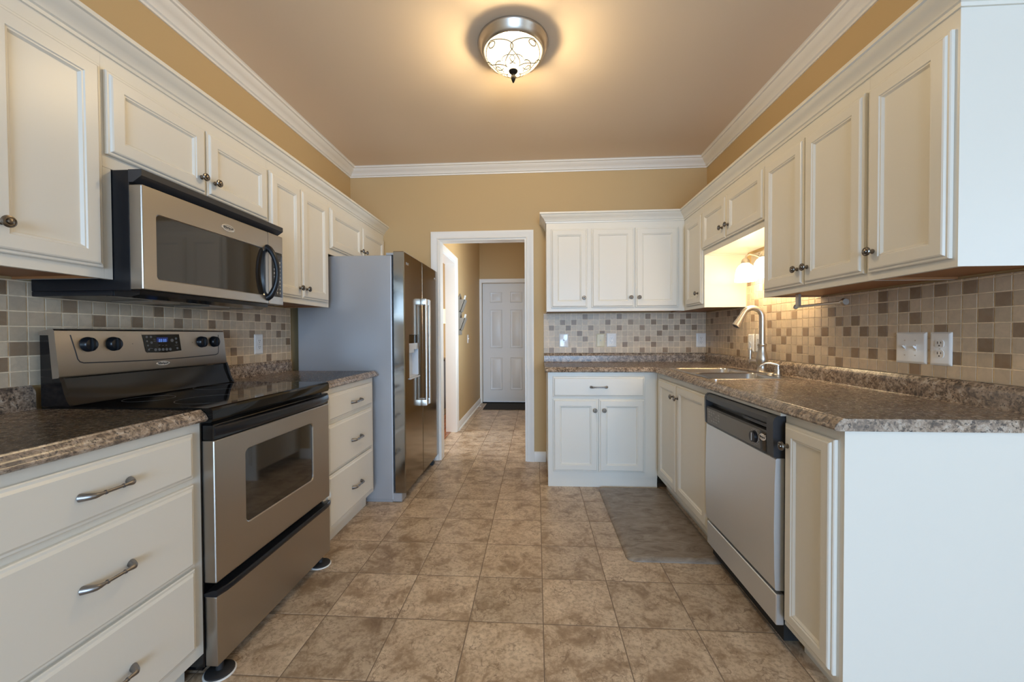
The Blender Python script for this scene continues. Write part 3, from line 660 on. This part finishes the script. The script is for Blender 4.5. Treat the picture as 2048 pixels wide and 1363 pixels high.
# control panel
YT, YBt, ZTp, ZBp = .569, .553, 1.203, 1.038
b = MB(); b.prism([(.626, 1.185), (.626, 1.197), (.580, 1.206), (.573, 1.206), (.568, 1.200), (.5525, 1.042), (.555, 1.036), (.578, 1.033), (.590, 1.185)], -.002, W_ - .008, 'X'); cp = obj('control_panel', b, m_steel_h, rg, angle=30)
def cpp(x, z, d=0): # on the sloping front
    t = (ZTp - z) / (ZTp - ZBp); y = YT + (YBt - YT) * t; return (x, y - d, z)
b = MB(); g = []
for p in [(.045, 1.185), (.055, 1.13), (.060, 1.098), (.066, 1.088), (.078, 1.083)]: g.append(cpp(*p, -.0006))
for k in range(1, 20): x = .078 + (W_ - .16) * k / 20; g.append(cpp(x, 1.083 - .006 * math.sin(math.pi * k / 20), -.0006))
for p in [(W_ - .075, 1.083), (W_ - .060, 1.088), (W_ - .055, 1.10), (W_ - .045, 1.185)]: g.append(cpp(*p, -.0006))
b.tube(g, .0026, 8); obj('panel_groove', b, m_dkgrey, cp)
def range_knob():
    b = MB(); b.lathe([(.0275, 0), (.0275, .004), (.0262, .007), (.0250, .014), (.021, .019), (.012, .021), (.0005, .0215)], (0, 0, 0), '-Y', 32)
    LL = []
    for k in range(17):
        t = -1 + k / 8; hh = math.sqrt(max(0, 1 - t * t)); z = .0250 * t
        LL.append([(-.0065 * (.35 + .65 * hh), -.010, z), (-.0055 * (.35 + .65 * hh), -.018 - .013 * hh, z), (0, -.019 - .014 * hh, z), (.0055 * (.35 + .65 * hh), -.018 - .013 * hh, z), (.0065 * (.35 + .65 * hh), -.010, z)])
    b.loops(LL, True, True, True); return b
rk = range_knob().mesh('stove_knob', m_blackpl)
ring = MB(); ring.sweep([(.0325 * math.cos(R(a)), 0, .0325 * math.sin(R(a))) for a in range(190, 352, 9)], (0, -1, 0), [(0, 0), (.0014, 0), (.0014, .0004), (0, .0004)], 1); ringm = ring.mesh('stove_ring', m_printdk)
for x in (.098, .187, .600, .676):
    k = link('knob', rk, cp, cpp(x, 1.150)); k['label'] = 'black control knob'
    link('dial_marking', ringm, cp, cpp(x, 1.150, .0004))
b = MB(); P = [(.305, 1.186), (.478, 1.188), (.482, 1.113), (.400, 1.107), (.320, 1.110), (.314, 1.116)]
b.loops([[cpp(x, z, -.001) for x, z in P], [cpp(x, z, .003) for x, z in P]], True, True, True); b.mi = 1
b.box(.366, cpp(0, 1.16)[1] - .0036, 1.146, .418, cpp(0, 1.15)[1], 1.174)
b.mi = 2
for j in range(5): lx0 = .356 + j * .0175; b.lathe([(.0062, .0), (.0062, .0040)], cpp(lx0, 1.121), '-Y', 12)
for (x, z, r) in ((.322, 1.176, .005), (.341, 1.176, .005), (.322, 1.158, .004), (.341, 1.152, .0055), (.324, 1.140, .004), (.326, 1.122, .004), (.439, 1.160, .0075), (.460, 1.168, .0055), (.460, 1.150, .005), (.462, 1.124, .005)): b.lathe([(r, 0), (r, .0038)], cpp(x, z), '-Y', 10)
for (x, z, w) in ((.356, 1.166, .010), (.356, 1.158, .010), (.336, 1.127, .018), (.376, 1.140, .008), (.392, 1.138, .008), (.408, 1.139, .008), (.458, 1.138, .014)): q = cpp(x, z); b.box(q[0] - w / 2, q[1] - .0036, z - .0008, q[0] + w / 2, q[1], z + .0008)
b.mi = 3
for x in (.378, .387, .398, .407): q = cpp(x, 1.160); b.box(x - .0025, q[1] - .0042, 1.1535, x - .0014, q[1], 1.1665); b.box(x + .0014, q[1] - .0042, 1.1535, x + .0025, q[1], 1.1665); b.box(x - .002, q[1] - .0042, 1.1655, x + .002, q[1], 1.1665)
obj('clock_display', b, [m_blackgl, m_blue, m_button, m_digit], cp, label='black clock and keypad panel with blue display', weld=False)
b = MB()
for x in (.262, .548): b.lathe([(.0022, 0), (.0022, .0008)], cpp(x, 1.148), '-Y', 10)
for (x, z) in ((.064, 1.172), (.226, 1.178)):
    for d in (0, .006): b.box(x + d, cpp(0, z)[1] - .0006, z - .002, x + d + .004, cpp(0, z)[1] + .001, z + .002)
for (x, z, w) in ((.140, 1.112, .022), (.640, 1.118, .018), (.262, 1.158, .010), (.548, 1.158, .010), (.40, 1.098, .022)): b.box(x - w / 2, cpp(0, z)[1] - .0006, z - .0008, x + w / 2, cpp(0, z)[1] + .001, z + .0008)
obj('panel_marking', b, m_printdk, cp, weld=False)
badge(cp, lambda x, y, h: cpp(.386 + x, 1.061 + y, h), .062, .020)
# oven door
def slab_window(b, x0, z0, x1, z1, hole, r, y0, y1, bev=.004, depth=.012):
    """slab with a rounded hole in its front (y0 is the front)"""
    n = 5; out = lambda i, y: [(p[0], y, p[1]) for p in rrect(x0 + i, z0 + i, x1 - i, z1 - i, max(.001, bev - i + .001), n)]
    b.loops([out(0, y1), out(0, y0 + bev), out(bev * .4, y0 + bev * .25), out(bev, y0)], True, True, False)
    h0 = rrect(*hole, r, n)
    b.fill([(p[0], p[2]) for p in out(bev, y0)], [h0], y0, axis='Y')
    hx0, hz0, hx1, hz1 = hole; i = .003
    b.loops([[(p[0], y0, p[1]) for p in h0], [(p[0], y0 + .003, p[1]) for p in rrect(hx0 + i, hz0 + i, hx1 - i, hz1 - i, r, n)], [(p[0], y0 + depth, p[1]) for p in rrect(hx0 + i, hz0 + i, hx1 - i, hz1 - i, r, n)]], True, False, False)
HO = (.147, .474, .604, .757)
b = MB(); slab_window(b, .003, .336, W_ - .003, .824, HO, .022, 0, .044); od = obj('oven_door', b, m_steel, rg, angle=10)
b = MB(); b.box(HO[0] + .001, .005, HO[1] + .001, HO[2] - .001, .009, HO[3] - .001); obj('oven_window', b, m_glass, od, label='dark glass oven window')
b = MB(); b.box(.003, .002, .8245, W_ - .003, .044, .878, .003, 1); obj('door_top_trim', b, m_black, od)
b = MB(); LL = []
for k in range(25):
    t = k / 24; x = .006 + (W_ - .012) * t; bow = .034 * (1 - abs(2 * t - 1) ** 3.0); yy = -.002 - bow
    zc = .856; hh = .017
    LL.append([(x, yy + .020, zc - hh), (x, yy + .003, zc - hh), (x, yy, zc - hh + .004), (x, yy - .001, zc), (x, yy + .002, zc + hh - .003), (x, yy + .006, zc + hh), (x, yy + .022, zc + hh)])
b.loops(LL, True, True, True); obj('handle', b, m_blackpl, od, label='bowed black oven door handle', angle=40)
b = MB(); b.box(.003, 0, .050, W_ - .003, .044, .290, .004, 2); dw = obj('drawer', b, m_steel, rg)
b = MB(); LL = []
for k in range(25):
    t = k / 24; x = .001 + (W_ - .002) * t; e = min(t, 1 - t) / .08; bow = .018 * min(1, e) ** .6; z = .2905 + .006 * min(1, e)
    LL.append([(x, .044, z), (x, .0 - bow, z), (x, -.004 - bow, z + .005), (x, -.004 - bow, z + .018), (x, .0 - bow, z + .023), (x, .010 - bow, z + .0225), (x, .044, z + .010)])
b.loops(LL, True, True, True); obj('handle', b, m_blackpl, dw, label='curved black drawer pull', angle=40)
b = MB(); b.box(.012, .010, .0, .09, .045, .02)
FOOT = MB(); FOOT.lathe([(.050, 0), (.050, .003), (.046, .004)], (0, 0, 0), 'Z', 32); FOOT.mi = 1; FOOT.lathe([(.045, .003), (.045, .009), (.036, .013), (.012, .014), (.012, .052)], (0, 0, 0), 'Z', 28); fm = FOOT.mesh('range_foot', [m_plate, m_rubber])
for x, y in ((.040, .024), (W_ - .055, .024)):
    o = link('foot', fm, rg, (x, y, .0005)); o['label'] = 'round black foot cup with pale rim'
b.b.free()

# ------------------------------------------------------------------ microwave
mw = thing('microwave_oven', 'stainless steel over-the-range microwave with black handle under left wall cabinet', 'microwave', (-1.33, 1.2845, 0), R(90))
WM = .754; DM = .412
b = MB(); b.box(0, .046, 1.336, WM, DM, 1.7435, .002, 1); b.box(.0, DM - .30, 1.318, WM, DM, 1.336, .004, 2); obj('body', b, m_blackpl, mw)
b = MB(); b.prism([(.046, 1.7435), (-.002, 1.7435), (-.002, 1.722), (.030, 1.701), (.046, 1.701)], -.001, WM + .001, 'X'); o = obj('vent_grille', b, m_dkgrey, mw, smooth=False, label='black top vent')
HM = (.050, 1.377, .612, 1.608)
b = MB(); slab_window(b, 0, 1.338, .640, 1.694, HM, .012, 0, .045, .004, .008); md = obj('door', b, m_steel, mw, angle=10)
b = MB(); b.box(HM[0] + .001, .004, HM[1] + .001, HM[2] - .001, .008, HM[3] - .001); b.mi = 1
mwi = [(.10, 1.395), (.56, 1.395), (.56, 1.585), (.10, 1.585)]
obj('door_window', b, [m_glass, m_void], md, label='dark glass window')
b = MB(); LL = []
for k in range(17):
    t = -1 + k / 8; z = 1.4925 + t * .112; w = .024 * math.cos(t * math.pi / 2) + .0005; LL.append([(.6125 - w, .0045, z), (.6125 - w * .7, -.006, z), (.6125, -.004, z), (.6125, .0045, z)])
b.loops(LL, True, True, True); obj('window_arc_trim', b, m_blackpl, md, angle=50)
b = MB(); pts = []; rad = []
for k in range(25):
    t = -1 + k / 12; z = 1.4915 + t * .126; c = math.cos(t * math.pi / 2); pts.append((.632 + .008 * c, .004 - .050 * c ** .55 if c > 0 else .004, z)); rad.append(.0115 + .004 * abs(t) ** 2)
b.tube(pts, rad, 14); obj('handle', b, m_blackpl, md, label='bowed black handle')
b = MB(); b.box(.6425, 0, 1.338, WM, .045, 1.694, .004, 2); kp = obj('control_column', b, m_steel, mw)
b = MB(); b.box(.664, -.0008, 1.378, .746, .004, 1.606, .0006, 1); b.mi = 1
b.box(.674, -.0014, 1.572, .736, .0, 1.594)
b.mi = 2
for r_ in range(9):
    z = 1.556 - r_ * .0195
    for c in range(3):
        x = .684 + c * .0215
        if r_ == 5 and c == 1: continue
        b.lathe([(.0052, 0), (.0052, .0016)], (x, 0, z), '-Y', 8)
        b.box(x - .005, -.0014, z - .0095, x + .005, 0, z - .0085)
obj('keypad', b, [m_blackgl, m_dkgrey, m_print], kp, label='black keypad with pale buttons', weld=False)
badge(md, lambda x, y, h: (.380 + x, -h, 1.645 + y), .072, .030)
b = MB(); b.prism([(.016, 1.3365), (.018, 1.322), (.06, 1.312), (.12, 1.317), (.12, 1.3365)], .004, .655, 'X'); b.prism([(.12, 1.3365), (.12, 1.317), (.14, 1.317), (.14, 1.3365)], .004, WM - .004, 'X'); obj('bottom_tray', b, m_black, mw, smooth=False)
b = MB(); b.box(.18, .15, 1.3125, .30, .32, 1.3175); b.box(.45, .15, 1.3125, .57, .32, 1.3175); obj('grease_filter', b, m_steel, mw, smooth=False)

# ------------------------------------------------------------------ refrigerator
WF = .934
fr = thing('refrigerator', 'grey and stainless side-by-side refrigerator with water dispenser beside the doorway', 'refrigerator', (-.92, 2.7525, 0), R(90))
b = MB(); b.box(0, .090, .018, WF, .772, 1.738, .006, 2); b.box(.01, .10, .0, WF - .01, .76, .02); obj('body', b, m_fridge, fr, label='grey painted cabinet body')
b = MB(); b.box(.022, .0765, .075, WF - .022, .0875, 1.736); obj('door_gasket', b, m_dkgrey, fr, smooth=False)
HF = (.098, .862, .338, 1.182)
b = MB(); slab_window(b, 0, .066, .4345, 1.765, HF, .004, 0, .076, .006, .055); fz = obj('freezer_door', b, m_fsteel, fr, angle=10)
b = MB(); b.box(.4405, 0, .066, WF, .076, 1.765, .006, 3); rd = obj('refrigerator_door', b, m_fsteel, fr)
b = MB(); b.box(HF[0] + .003, .050, HF[1] + .003, HF[2] - .003, .056, 1.075); b.box(HF[0] + .003, .008, HF[1] + .003, HF[2] - .003, .050, HF[1] + .012); b.box(HF[0] + .0031, .003, HF[1] + .012, HF[0] + .008, .050, 1.075); b.box(HF[2] - .008, .003, HF[1] + .012, HF[2] - .0031, .050, 1.075)
b.mi = 1; b.box(HF[0] + .003, .001, 1.118, HF[2] - .003, .050, HF[3] - .003); b.mi = 2; b.box(HF[0] + .003, .002, 1.072, HF[2] - .003, .050, 1.118); b.box(.15, .02, 1.045, .28, .045, 1.072); b.mi = 0
b.box(HF[0] + .002, -.010, HF[1] - .006, HF[2] - .002, .02, HF[1] + .003, .002, 1)
obj('water_dispenser', b, [m_disp, m_blackgl, m_chrome], fz, label='pale recessed dispenser under black control strip', weld=False)
for par, x in ((fz, .393), (rd, .484)):
    b = MB(); b.tube([(x, -.044, .622), (x, -.044, 1.462)], .0115, 20)
    for z in (.640, 1.444): b.box(x - .013, -.046, z - .024, x + .013, .0015, z + .024, .003, 2)
    obj('handle', b, m_chrome, par, label='tall satin metal bar handle')
for par, x, z in ((fz, .075, 1.690), (rd, WF - .075, 1.690)):
    b = MB(); b.box(x - .026, -.0025, z - .012, x + .026, .001, z - .009); b.mi = 1
    b.mi = 0; text_into(b, 'MAYTAG', .014, lambda a, c, h: (x + a, -.001 - h, z + c)); obj('badge', b, [m_badge, m_badge], par, weld=False)
b = MB(); b.box(.004, .030, 1.739, .05, .13, 1.756, .004, 2); b.box(WF - .05, .030, 1.739, WF - .004, .13, 1.756, .004, 2); obj('hinge_cover', b, m_fridge, fr)
b = MB(); b.box(.004, .030, .004, .10, .100, .0645, .003, 1); b.box(WF - .07, .03, .004, WF - .004, .1, .0645, .003, 1); b.box(.10, .05, .010, WF - .07, .09, .058); obj('bottom_grille', b, [m_fridge], fr)
b = MB(); b.tube([(.80, .03, .022), (.83, .03, .022)], .0215, 18); b.tube([(.05, .05, .012), (.07, .05, .012)], .0115, 12); obj('roller_foot', b, m_rubber, fr)

# ------------------------------------------------------------------ dishwasher
dwm = thing('dishwasher', 'stainless steel dishwasher with black control panel under the right countertop', 'dishwasher', (.885, 2.147, 0), R(-90))
WD = .609
b = MB(); b.box(.004, .034, .03, WD - .004, .60, .868); obj('body', b, m_void, dwm, smooth=False)
b = MB(); b.prism([(y, z) for y, z in ((.032, .219), (.004, .219), (0, .223), (-.0035, .30), (-.0055, .45), (-.0035, .62), (0, .7105), (.004, .7145), (.032, .7145))], 0.001, WD - .001, 'X'); obj('door', b, m_dsteel, dwm, angle=25)
b = MB(); b.box(.001, .004, .088, WD - .001, .034, .204, .003, 1); obj('kick_panel', b, m_dsteel, dwm)
b = MB(); PF = [(.034, .717), (-.004, .717), (-.006, .722), (-.008, .800), (-.004, .806), (.024, .808), (.024, .832), (-.006, .834), (-.010, .840), (-.008, .858), (.004, .870), (.034, .872)]
b.prism(PF, .018, .566, 'X')
PS = [(.034, .717), (-.004, .717), (-.008, .722), (-.011, .800), (-.011, .850), (-.006, .864), (.004, .872), (.034, .872)]
b.prism(PS, 0, .018, 'X'); b.prism(PS, .566, WD, 'X'); dcp = obj('control_panel', b, m_dkgrey, dwm, angle=25, label='black control panel with recessed grip')
b = MB(); b.prism([(-.0075, .7245), (-.0095, .7985), (-.0065, .7985), (-.0045, .7245)], .026, .560, 'X'); b.mi = 1; b.prism([(-.0085, .7245), (-.0105, .7985), (-.0095, .7985), (-.0075, .7245)], .520, .560, 'X'); obj('fascia', b, [m_button, m_blackgl], dcp, smooth=False, label='dark grey printed fascia')
b = MB(); b.lathe([(.0250, 0), (.0250, .003), (.0225, .004), (.0215, .013), (.0005, .0135)], (.482, -.009, .765), '-Y', 28); b.mi = 1; b.box(.4795, -.0245, .749, .4845, -.020, .781, .001, 1); b.mi = 0; b.box(.478, -.0232, .747, .486, -.015, .783, .002, 1)
obj('knob', b, [m_blackpl, m_print], dcp, label='black cycle dial', weld=False)
b = MB()
for k in range(14):
    a = R(k * 360 / 14 + 10); c, s = .482 + .032 * math.cos(a), .765 + .032 * math.sin(a); b.box(c - .0026, -.0102, s - .0006, c + .0026, -.0070, s + .0006)
for c in range(5):
    for r_ in range(4):
        if (c * 3 + r_) % 4 == 0: continue
        x = .050 + c * .026; z = .740 + r_ * .0135; b.box(x, -.0102, z, x + .014, -.0070, z + .0016)
        b.box(x, -.0102, z + .004, x + .008, -.0070, z + .0054)
b.sweep([(.482 + .0255 * math.cos(2 * math.pi * k / 40), -.0086, .765 + .0255 * math.sin(2 * math.pi * k / 40)) for k in range(40)], (0, -1, 0), [(0, 0), (.0012, 0), (.0012, .0016), (0, .0016)], 1, closed=True)
obj('panel_marking', b, m_print, dcp, weld=False)
badge(dcp, lambda x, y, h: (.541 + x, -.0104 - h, .777 + y), .046, .026)
b = MB(); b.box(.10, .002, .7995, .24, .020, .8065, .001, 1); b.box(.36, .005, .814, .55, .022, .828, .001, 1); obj('latch', b, m_dkgrey, dcp)

# ------------------------------------------------------------------ ceiling light
CL = (-.119, 2.172)
cl = thing('ceiling_light', 'round flush ceiling light with glowing glass bowl and scrolled wire', 'ceiling light', (CL[0], CL[1], ZC))
b = MB(); b.lathe([(.188, 0), (.189, -.006), (.186, -.014), (.182, -.020), (.178, -.032), (.170, -.046), (.163, -.054), (.158, -.056), (.150, -.054), (.150, -.003)], (0, 0, 0), 'Z', 64, cap=False); obj('base', b, m_chrome, cl, label='satin nickel rim')
b = MB(); prof = [(.153, -.045), (.153, -.056), (.149, -.068), (.139, -.084), (.123, -.101), (.101, -.117), (.076, -.130), (.050, -.140), (.026, -.146), (.002, -.149)]
b.lathe(prof, (0, 0, 0), 'Z', 56, cap=False); b.b.faces.new([v for v in b.b.verts if v.co.z < -.1665][::1]) if False else None
obj('glass_bowl', b, m_lampg, cl, angle=60, label='glowing alabaster glass bowl')
b = MB(); b.lathe([(.149, -.004), (.149, -.010), (.02, -.012), (.02, -.05), (.001, -.052)], (0, 0, 0), 'Z', 32); obj('added_dark_pan', b, m_ring, cl)  # near-black pan added so the bright ceiling doesn't show through the bowl
pl = bpy.data.lights.new('ceiling_bulb', 'POINT'); pl.energy = 64; pl.color = (1, .80, .50); pl.shadow_soft_size = .05
po = bpy.data.objects.new('ceiling_bulb', pl); COL.objects.link(po); po.location = (CL[0], CL[1], ZC - .116)
def bowl_r(z):
    for (r0_, z0_), (r1_, z1_) in zip(prof, prof[1:]):
        if z1_ <= z <= z0_: return r0_ + (r1_ - r0_) * (z - z0_) / (z1_ - z0_)
    return .01
b = MB()
def wire(fn, n=26, r=.0019): b.tube([fn(k / (n - 1)) for k in range(n)], r, 6)
def onb(a, z, d=.004): r = bowl_r(max(-.1485, z)) + d; return (r * math.cos(a), r * math.sin(a), z - d * .5)
for q in range(4):
    a0 = R(45 + 90 * q)
    for s in (-1, 1):
        wire(lambda t: onb(a0 + s * .95 * math.sin(math.pi * min(1, t * 1.02)) * (1 - .25 * t), -.060 - .083 * t ** .9))
        wire(lambda t: onb(a0 + s * (.16 * math.sin(t * 5.2)), -.066 - .010 * (1 - math.cos(t * 5.2))), 16)
        wire(lambda t: onb(a0 + s * (.5 + .45 * math.sin(t * 4.5)), -.140 + .009 * (1 - math.cos(t * 4.5))), 14)
obj('scroll_wire', b, m_ring, cl, angle=60)
b = MB(); b.lathe([(.024, -.1485), (.022, -.154), (.014, -.162), (.009, -.165), (.0085, -.168), (.0125, -.178), (.012, -.190), (.006, -.206), (.0005, -.214)], (0, 0, 0), 'Z', 24); obj('finial', b, m_ring, cl)

# ------------------------------------------------------------------ sconce above the sink
vl = thing('vanity_light', 'satin nickel bar light with glowing frosted bell shades above the sink', 'wall light', (XR - .0005, 2.61, 1.69), R(-90))
b = MB(); PO = lambda m, y: [(p[0], y, p[1]) for p in rrect(-.33 + m, -.047 + m, .33 - m, .047 - m, .012, 3)]
b.loops([PO(0, 0), PO(0, -.010), PO(.006, -.016), PO(.012, -.018)], True, True, True); obj('back_plate', b, m_chrome, vl)
for x in (-.225, 0, .225):
    b = MB(); b.tube([(x, -.018, .010), (x, -.045, .022), (x, -.080, .028), (x, -.100, .016), (x, -.106, -.004)], .006, 12)
    b.lathe([(.010, .006), (.020, -.002), (.026, -.014), (.028, -.030), (.024, -.034)], (x, -.106, -.004), 'Z', 24); obj('arm', b, m_chrome, vl)
    b = MB(); b.lathe([(.026, -.034), (.040, -.044), (.053, -.066), (.060, -.096), (.063, -.130), (.066, -.152), (.064, -.152), (.060, -.128), (.050, -.068), (.036, -.046), (.01, -.040)], (x, -.106, -.004), 'Z', 32, cap=False); obj('shade', b, m_sconce, vl, angle=60, label='glowing frosted glass shade')
b = MB()
for s in (-1, 1):
    b.tube([(s * (.0 + t * .225), -.024, .030 + .022 * math.sin(t * math.pi * 2)) for t in [k / 16 for k in range(17)]], .0045, 10)
obj('scroll_bar', b, m_chrome, vl)

# paper towel bar
th = thing('paper_towel_bar', 'satin nickel towel bar hanging under right wall cabinet by the sink', 'towel holder', (1.315, 2.105, 1.372), 0)
b = MB(); b.box(-.0075, -.012, -.060, .0075, .012, 0.004, .002, 1); obj('bracket', b, m_chrome, th)
b = MB(); b.tube([(0, .018, -.060), (0, -.295, -.060)], .0058, 16); obj('bar', b, m_chrome, th)
for y0_, y1_, r in ((.012, .026, .0125), (-.312, -.292, .0165)):
    b = MB(); b.tube([(0, y0_, -.060), (0, (y0_ + y1_) / 2, -.060), (0, y1_, -.060)], [r * .8, r, r * .8], 20); obj('end_cap', b, m_chrome, th)

# ------------------------------------------------------------------ floor mats and hall things
b = MB(); PO = lambda m, z: [(p[0], p[1], z) for p in rrect(.466 + m, 2.092 + m, .962 - m, 3.092 - m, .045 - m * .5, 6)]
b.loops([PO(0, .0005), PO(.001, .004), PO(.020, .014), PO(.030, .0155)], True, True, True)
tag(obj('kitchen_mat', b, m_mat, angle=60), 'grey brown rounded comfort mat on tile floor before the sink cabinet', 'mat')
b = MB(); b.box(-.85, 6.255, .0005, -.12, 6.80, .009, .003, 1); tag(obj('door_mat', b, m_matb), 'black rectangular mat on the floor at the hall door', 'mat')
dst = thing('door_stop', 'small spring door stop on the hall baseboard near the door', 'door stop', (HX0 + .0275, 6.30, .045))
b = MB(); b.tube([(0, 0, 0), (.055, 0, 0)], .005, 10); obj('spring', b, m_chrome, dst)
b = MB(); b.tube([(.054, 0, 0), (.068, 0, 0)], .008, 12); obj('rubber_tip', b, m_plate, dst)
og = thing('mail_organizer', 'grey wooden two-pocket mail holder hanging on the tan hall wall', 'organizer', (HX0 + .0005, 5.05, 1.18), R(90))
b = MB(); b.prism([(-.09, 0), (.09, 0), (.09, .47), (.0, .52), (-.09, .47)], -.014, 0, 'Y'); obj('back_board', b, m_greywood, og, smooth=False)
for z in (.06, .29):
    b = MB(); b.prism([(-.0141, z), (-.030, z), (-.085, z + .15), (-.078, z + .15), (-.026, z + .008), (-.0141, z + .008)], -.085, .085, 'X')
    for x in (-.085, .080): b.prism([(-.0141, z), (-.030, z), (-.085, z + .15), (-.0141, z + .15)], x, x + .005, 'X')
    p = obj('pocket', b, m_greywood, og, smooth=False)
for z, dx_, w in ((.075, 0, .10), (.31, -.015, .085)):
    o = MB(); o.prism([(-.030, z), (-.034, z), (-.082, z + .185), (-.078, z + .185)], dx_ - w / 2, dx_ + w / 2, 'X')
    q = obj('mail', o, m_paper, None, (0, 0, 0), smooth=False); q.matrix_world = Matrix.Translation(og.location) @ Matrix.Rotation(R(90), 4, 'Z')
    tag(q, 'white envelope in the %s pocket of the grey hall mail holder' % ('lower' if z < .2 else 'upper'), 'mail')
hl = thing('hall_ceiling_light', 'small flush ceiling light above the hallway', 'ceiling light', (-.60, 4.55, ZC))
b = MB(); b.lathe([(.12, 0), (.12, -.02)], (0, 0, 0), 'Z', 32); obj('base', b, m_chrome, hl)
b = MB(); b.lathe([(.115, -.0205), (.105, -.05), (.07, -.075), (.001, -.085)], (0, 0, 0), 'Z', 32); m_hl = mat('hall_lamp_glass', (.9, .85, .7), .4, emit=(1, .84, .50), estr=34); obj('glass_bowl', b, m_hl, hl)
# side room furniture seen through the hall opening
cs = thing('console_cabinet', 'dark wooden console cabinet seen through the hall side opening', 'console', (-1.62, 6.00, 0.0045))
b = MB(); b.box(-.40, -.20, .08, .26, .20, .79, .004, 1); obj('body', b, m_darkfurn, cs)
b = MB(); b.box(-.42, -.22, .7905, .28, .22, .82, .006, 2); obj('top', b, m_darkfurn, cs)
for x in (-.08, .09):
    b = MB(); b.box(x - .0 if x > 0 else -.38, -.212, .12, .24 if x > 0 else .07, -.2005, .76, .003, 1); obj('door', b, m_darkfurn, cs)
for x in (-.37, .23):
    for y in (-.17, .17): b = MB(); b.box(x - .025, y - .025, 0, x + .025, y + .025, .0795); obj('leg', b, m_darkfurn, cs)
tl = thing('table_lamp', 'table lamp with lit fabric shade and beaded base on dark console', 'lamp', (-1.50, 5.97, .826))
b = MB(); z = 0; b.lathe([(.07, 0), (.07, .02), (.03, .03)], (0, 0, 0), 'Z', 24)
for k in range(5): b.lathe([(.012, .03 + k * .09), (.05, .05 + k * .09), (.058, .075 + k * .09), (.05, .10 + k * .09), (.012, .12 + k * .09)], (0, 0, 0), 'Z', 20)
b.tube([(0, 0, .46), (0, 0, .60)], .008, 10); obj('base', b, m_bead, tl, label='dark beaded glass base')
b = MB(); b.lathe([(.16, .53), (.13, .74), (.128, .74), (.158, .53)], (0, 0, 0), 'Z', 32, cap=False); obj('shade', b, m_shade, tl, label='glowing fabric shade')
area('added_side_room_fill', (-4.15, 4.9, 1.35), (1, 0, 0), 1.9, 1.6, 110, (.80, .90, 1))  # added cool fill shining through the side opening towards the hall
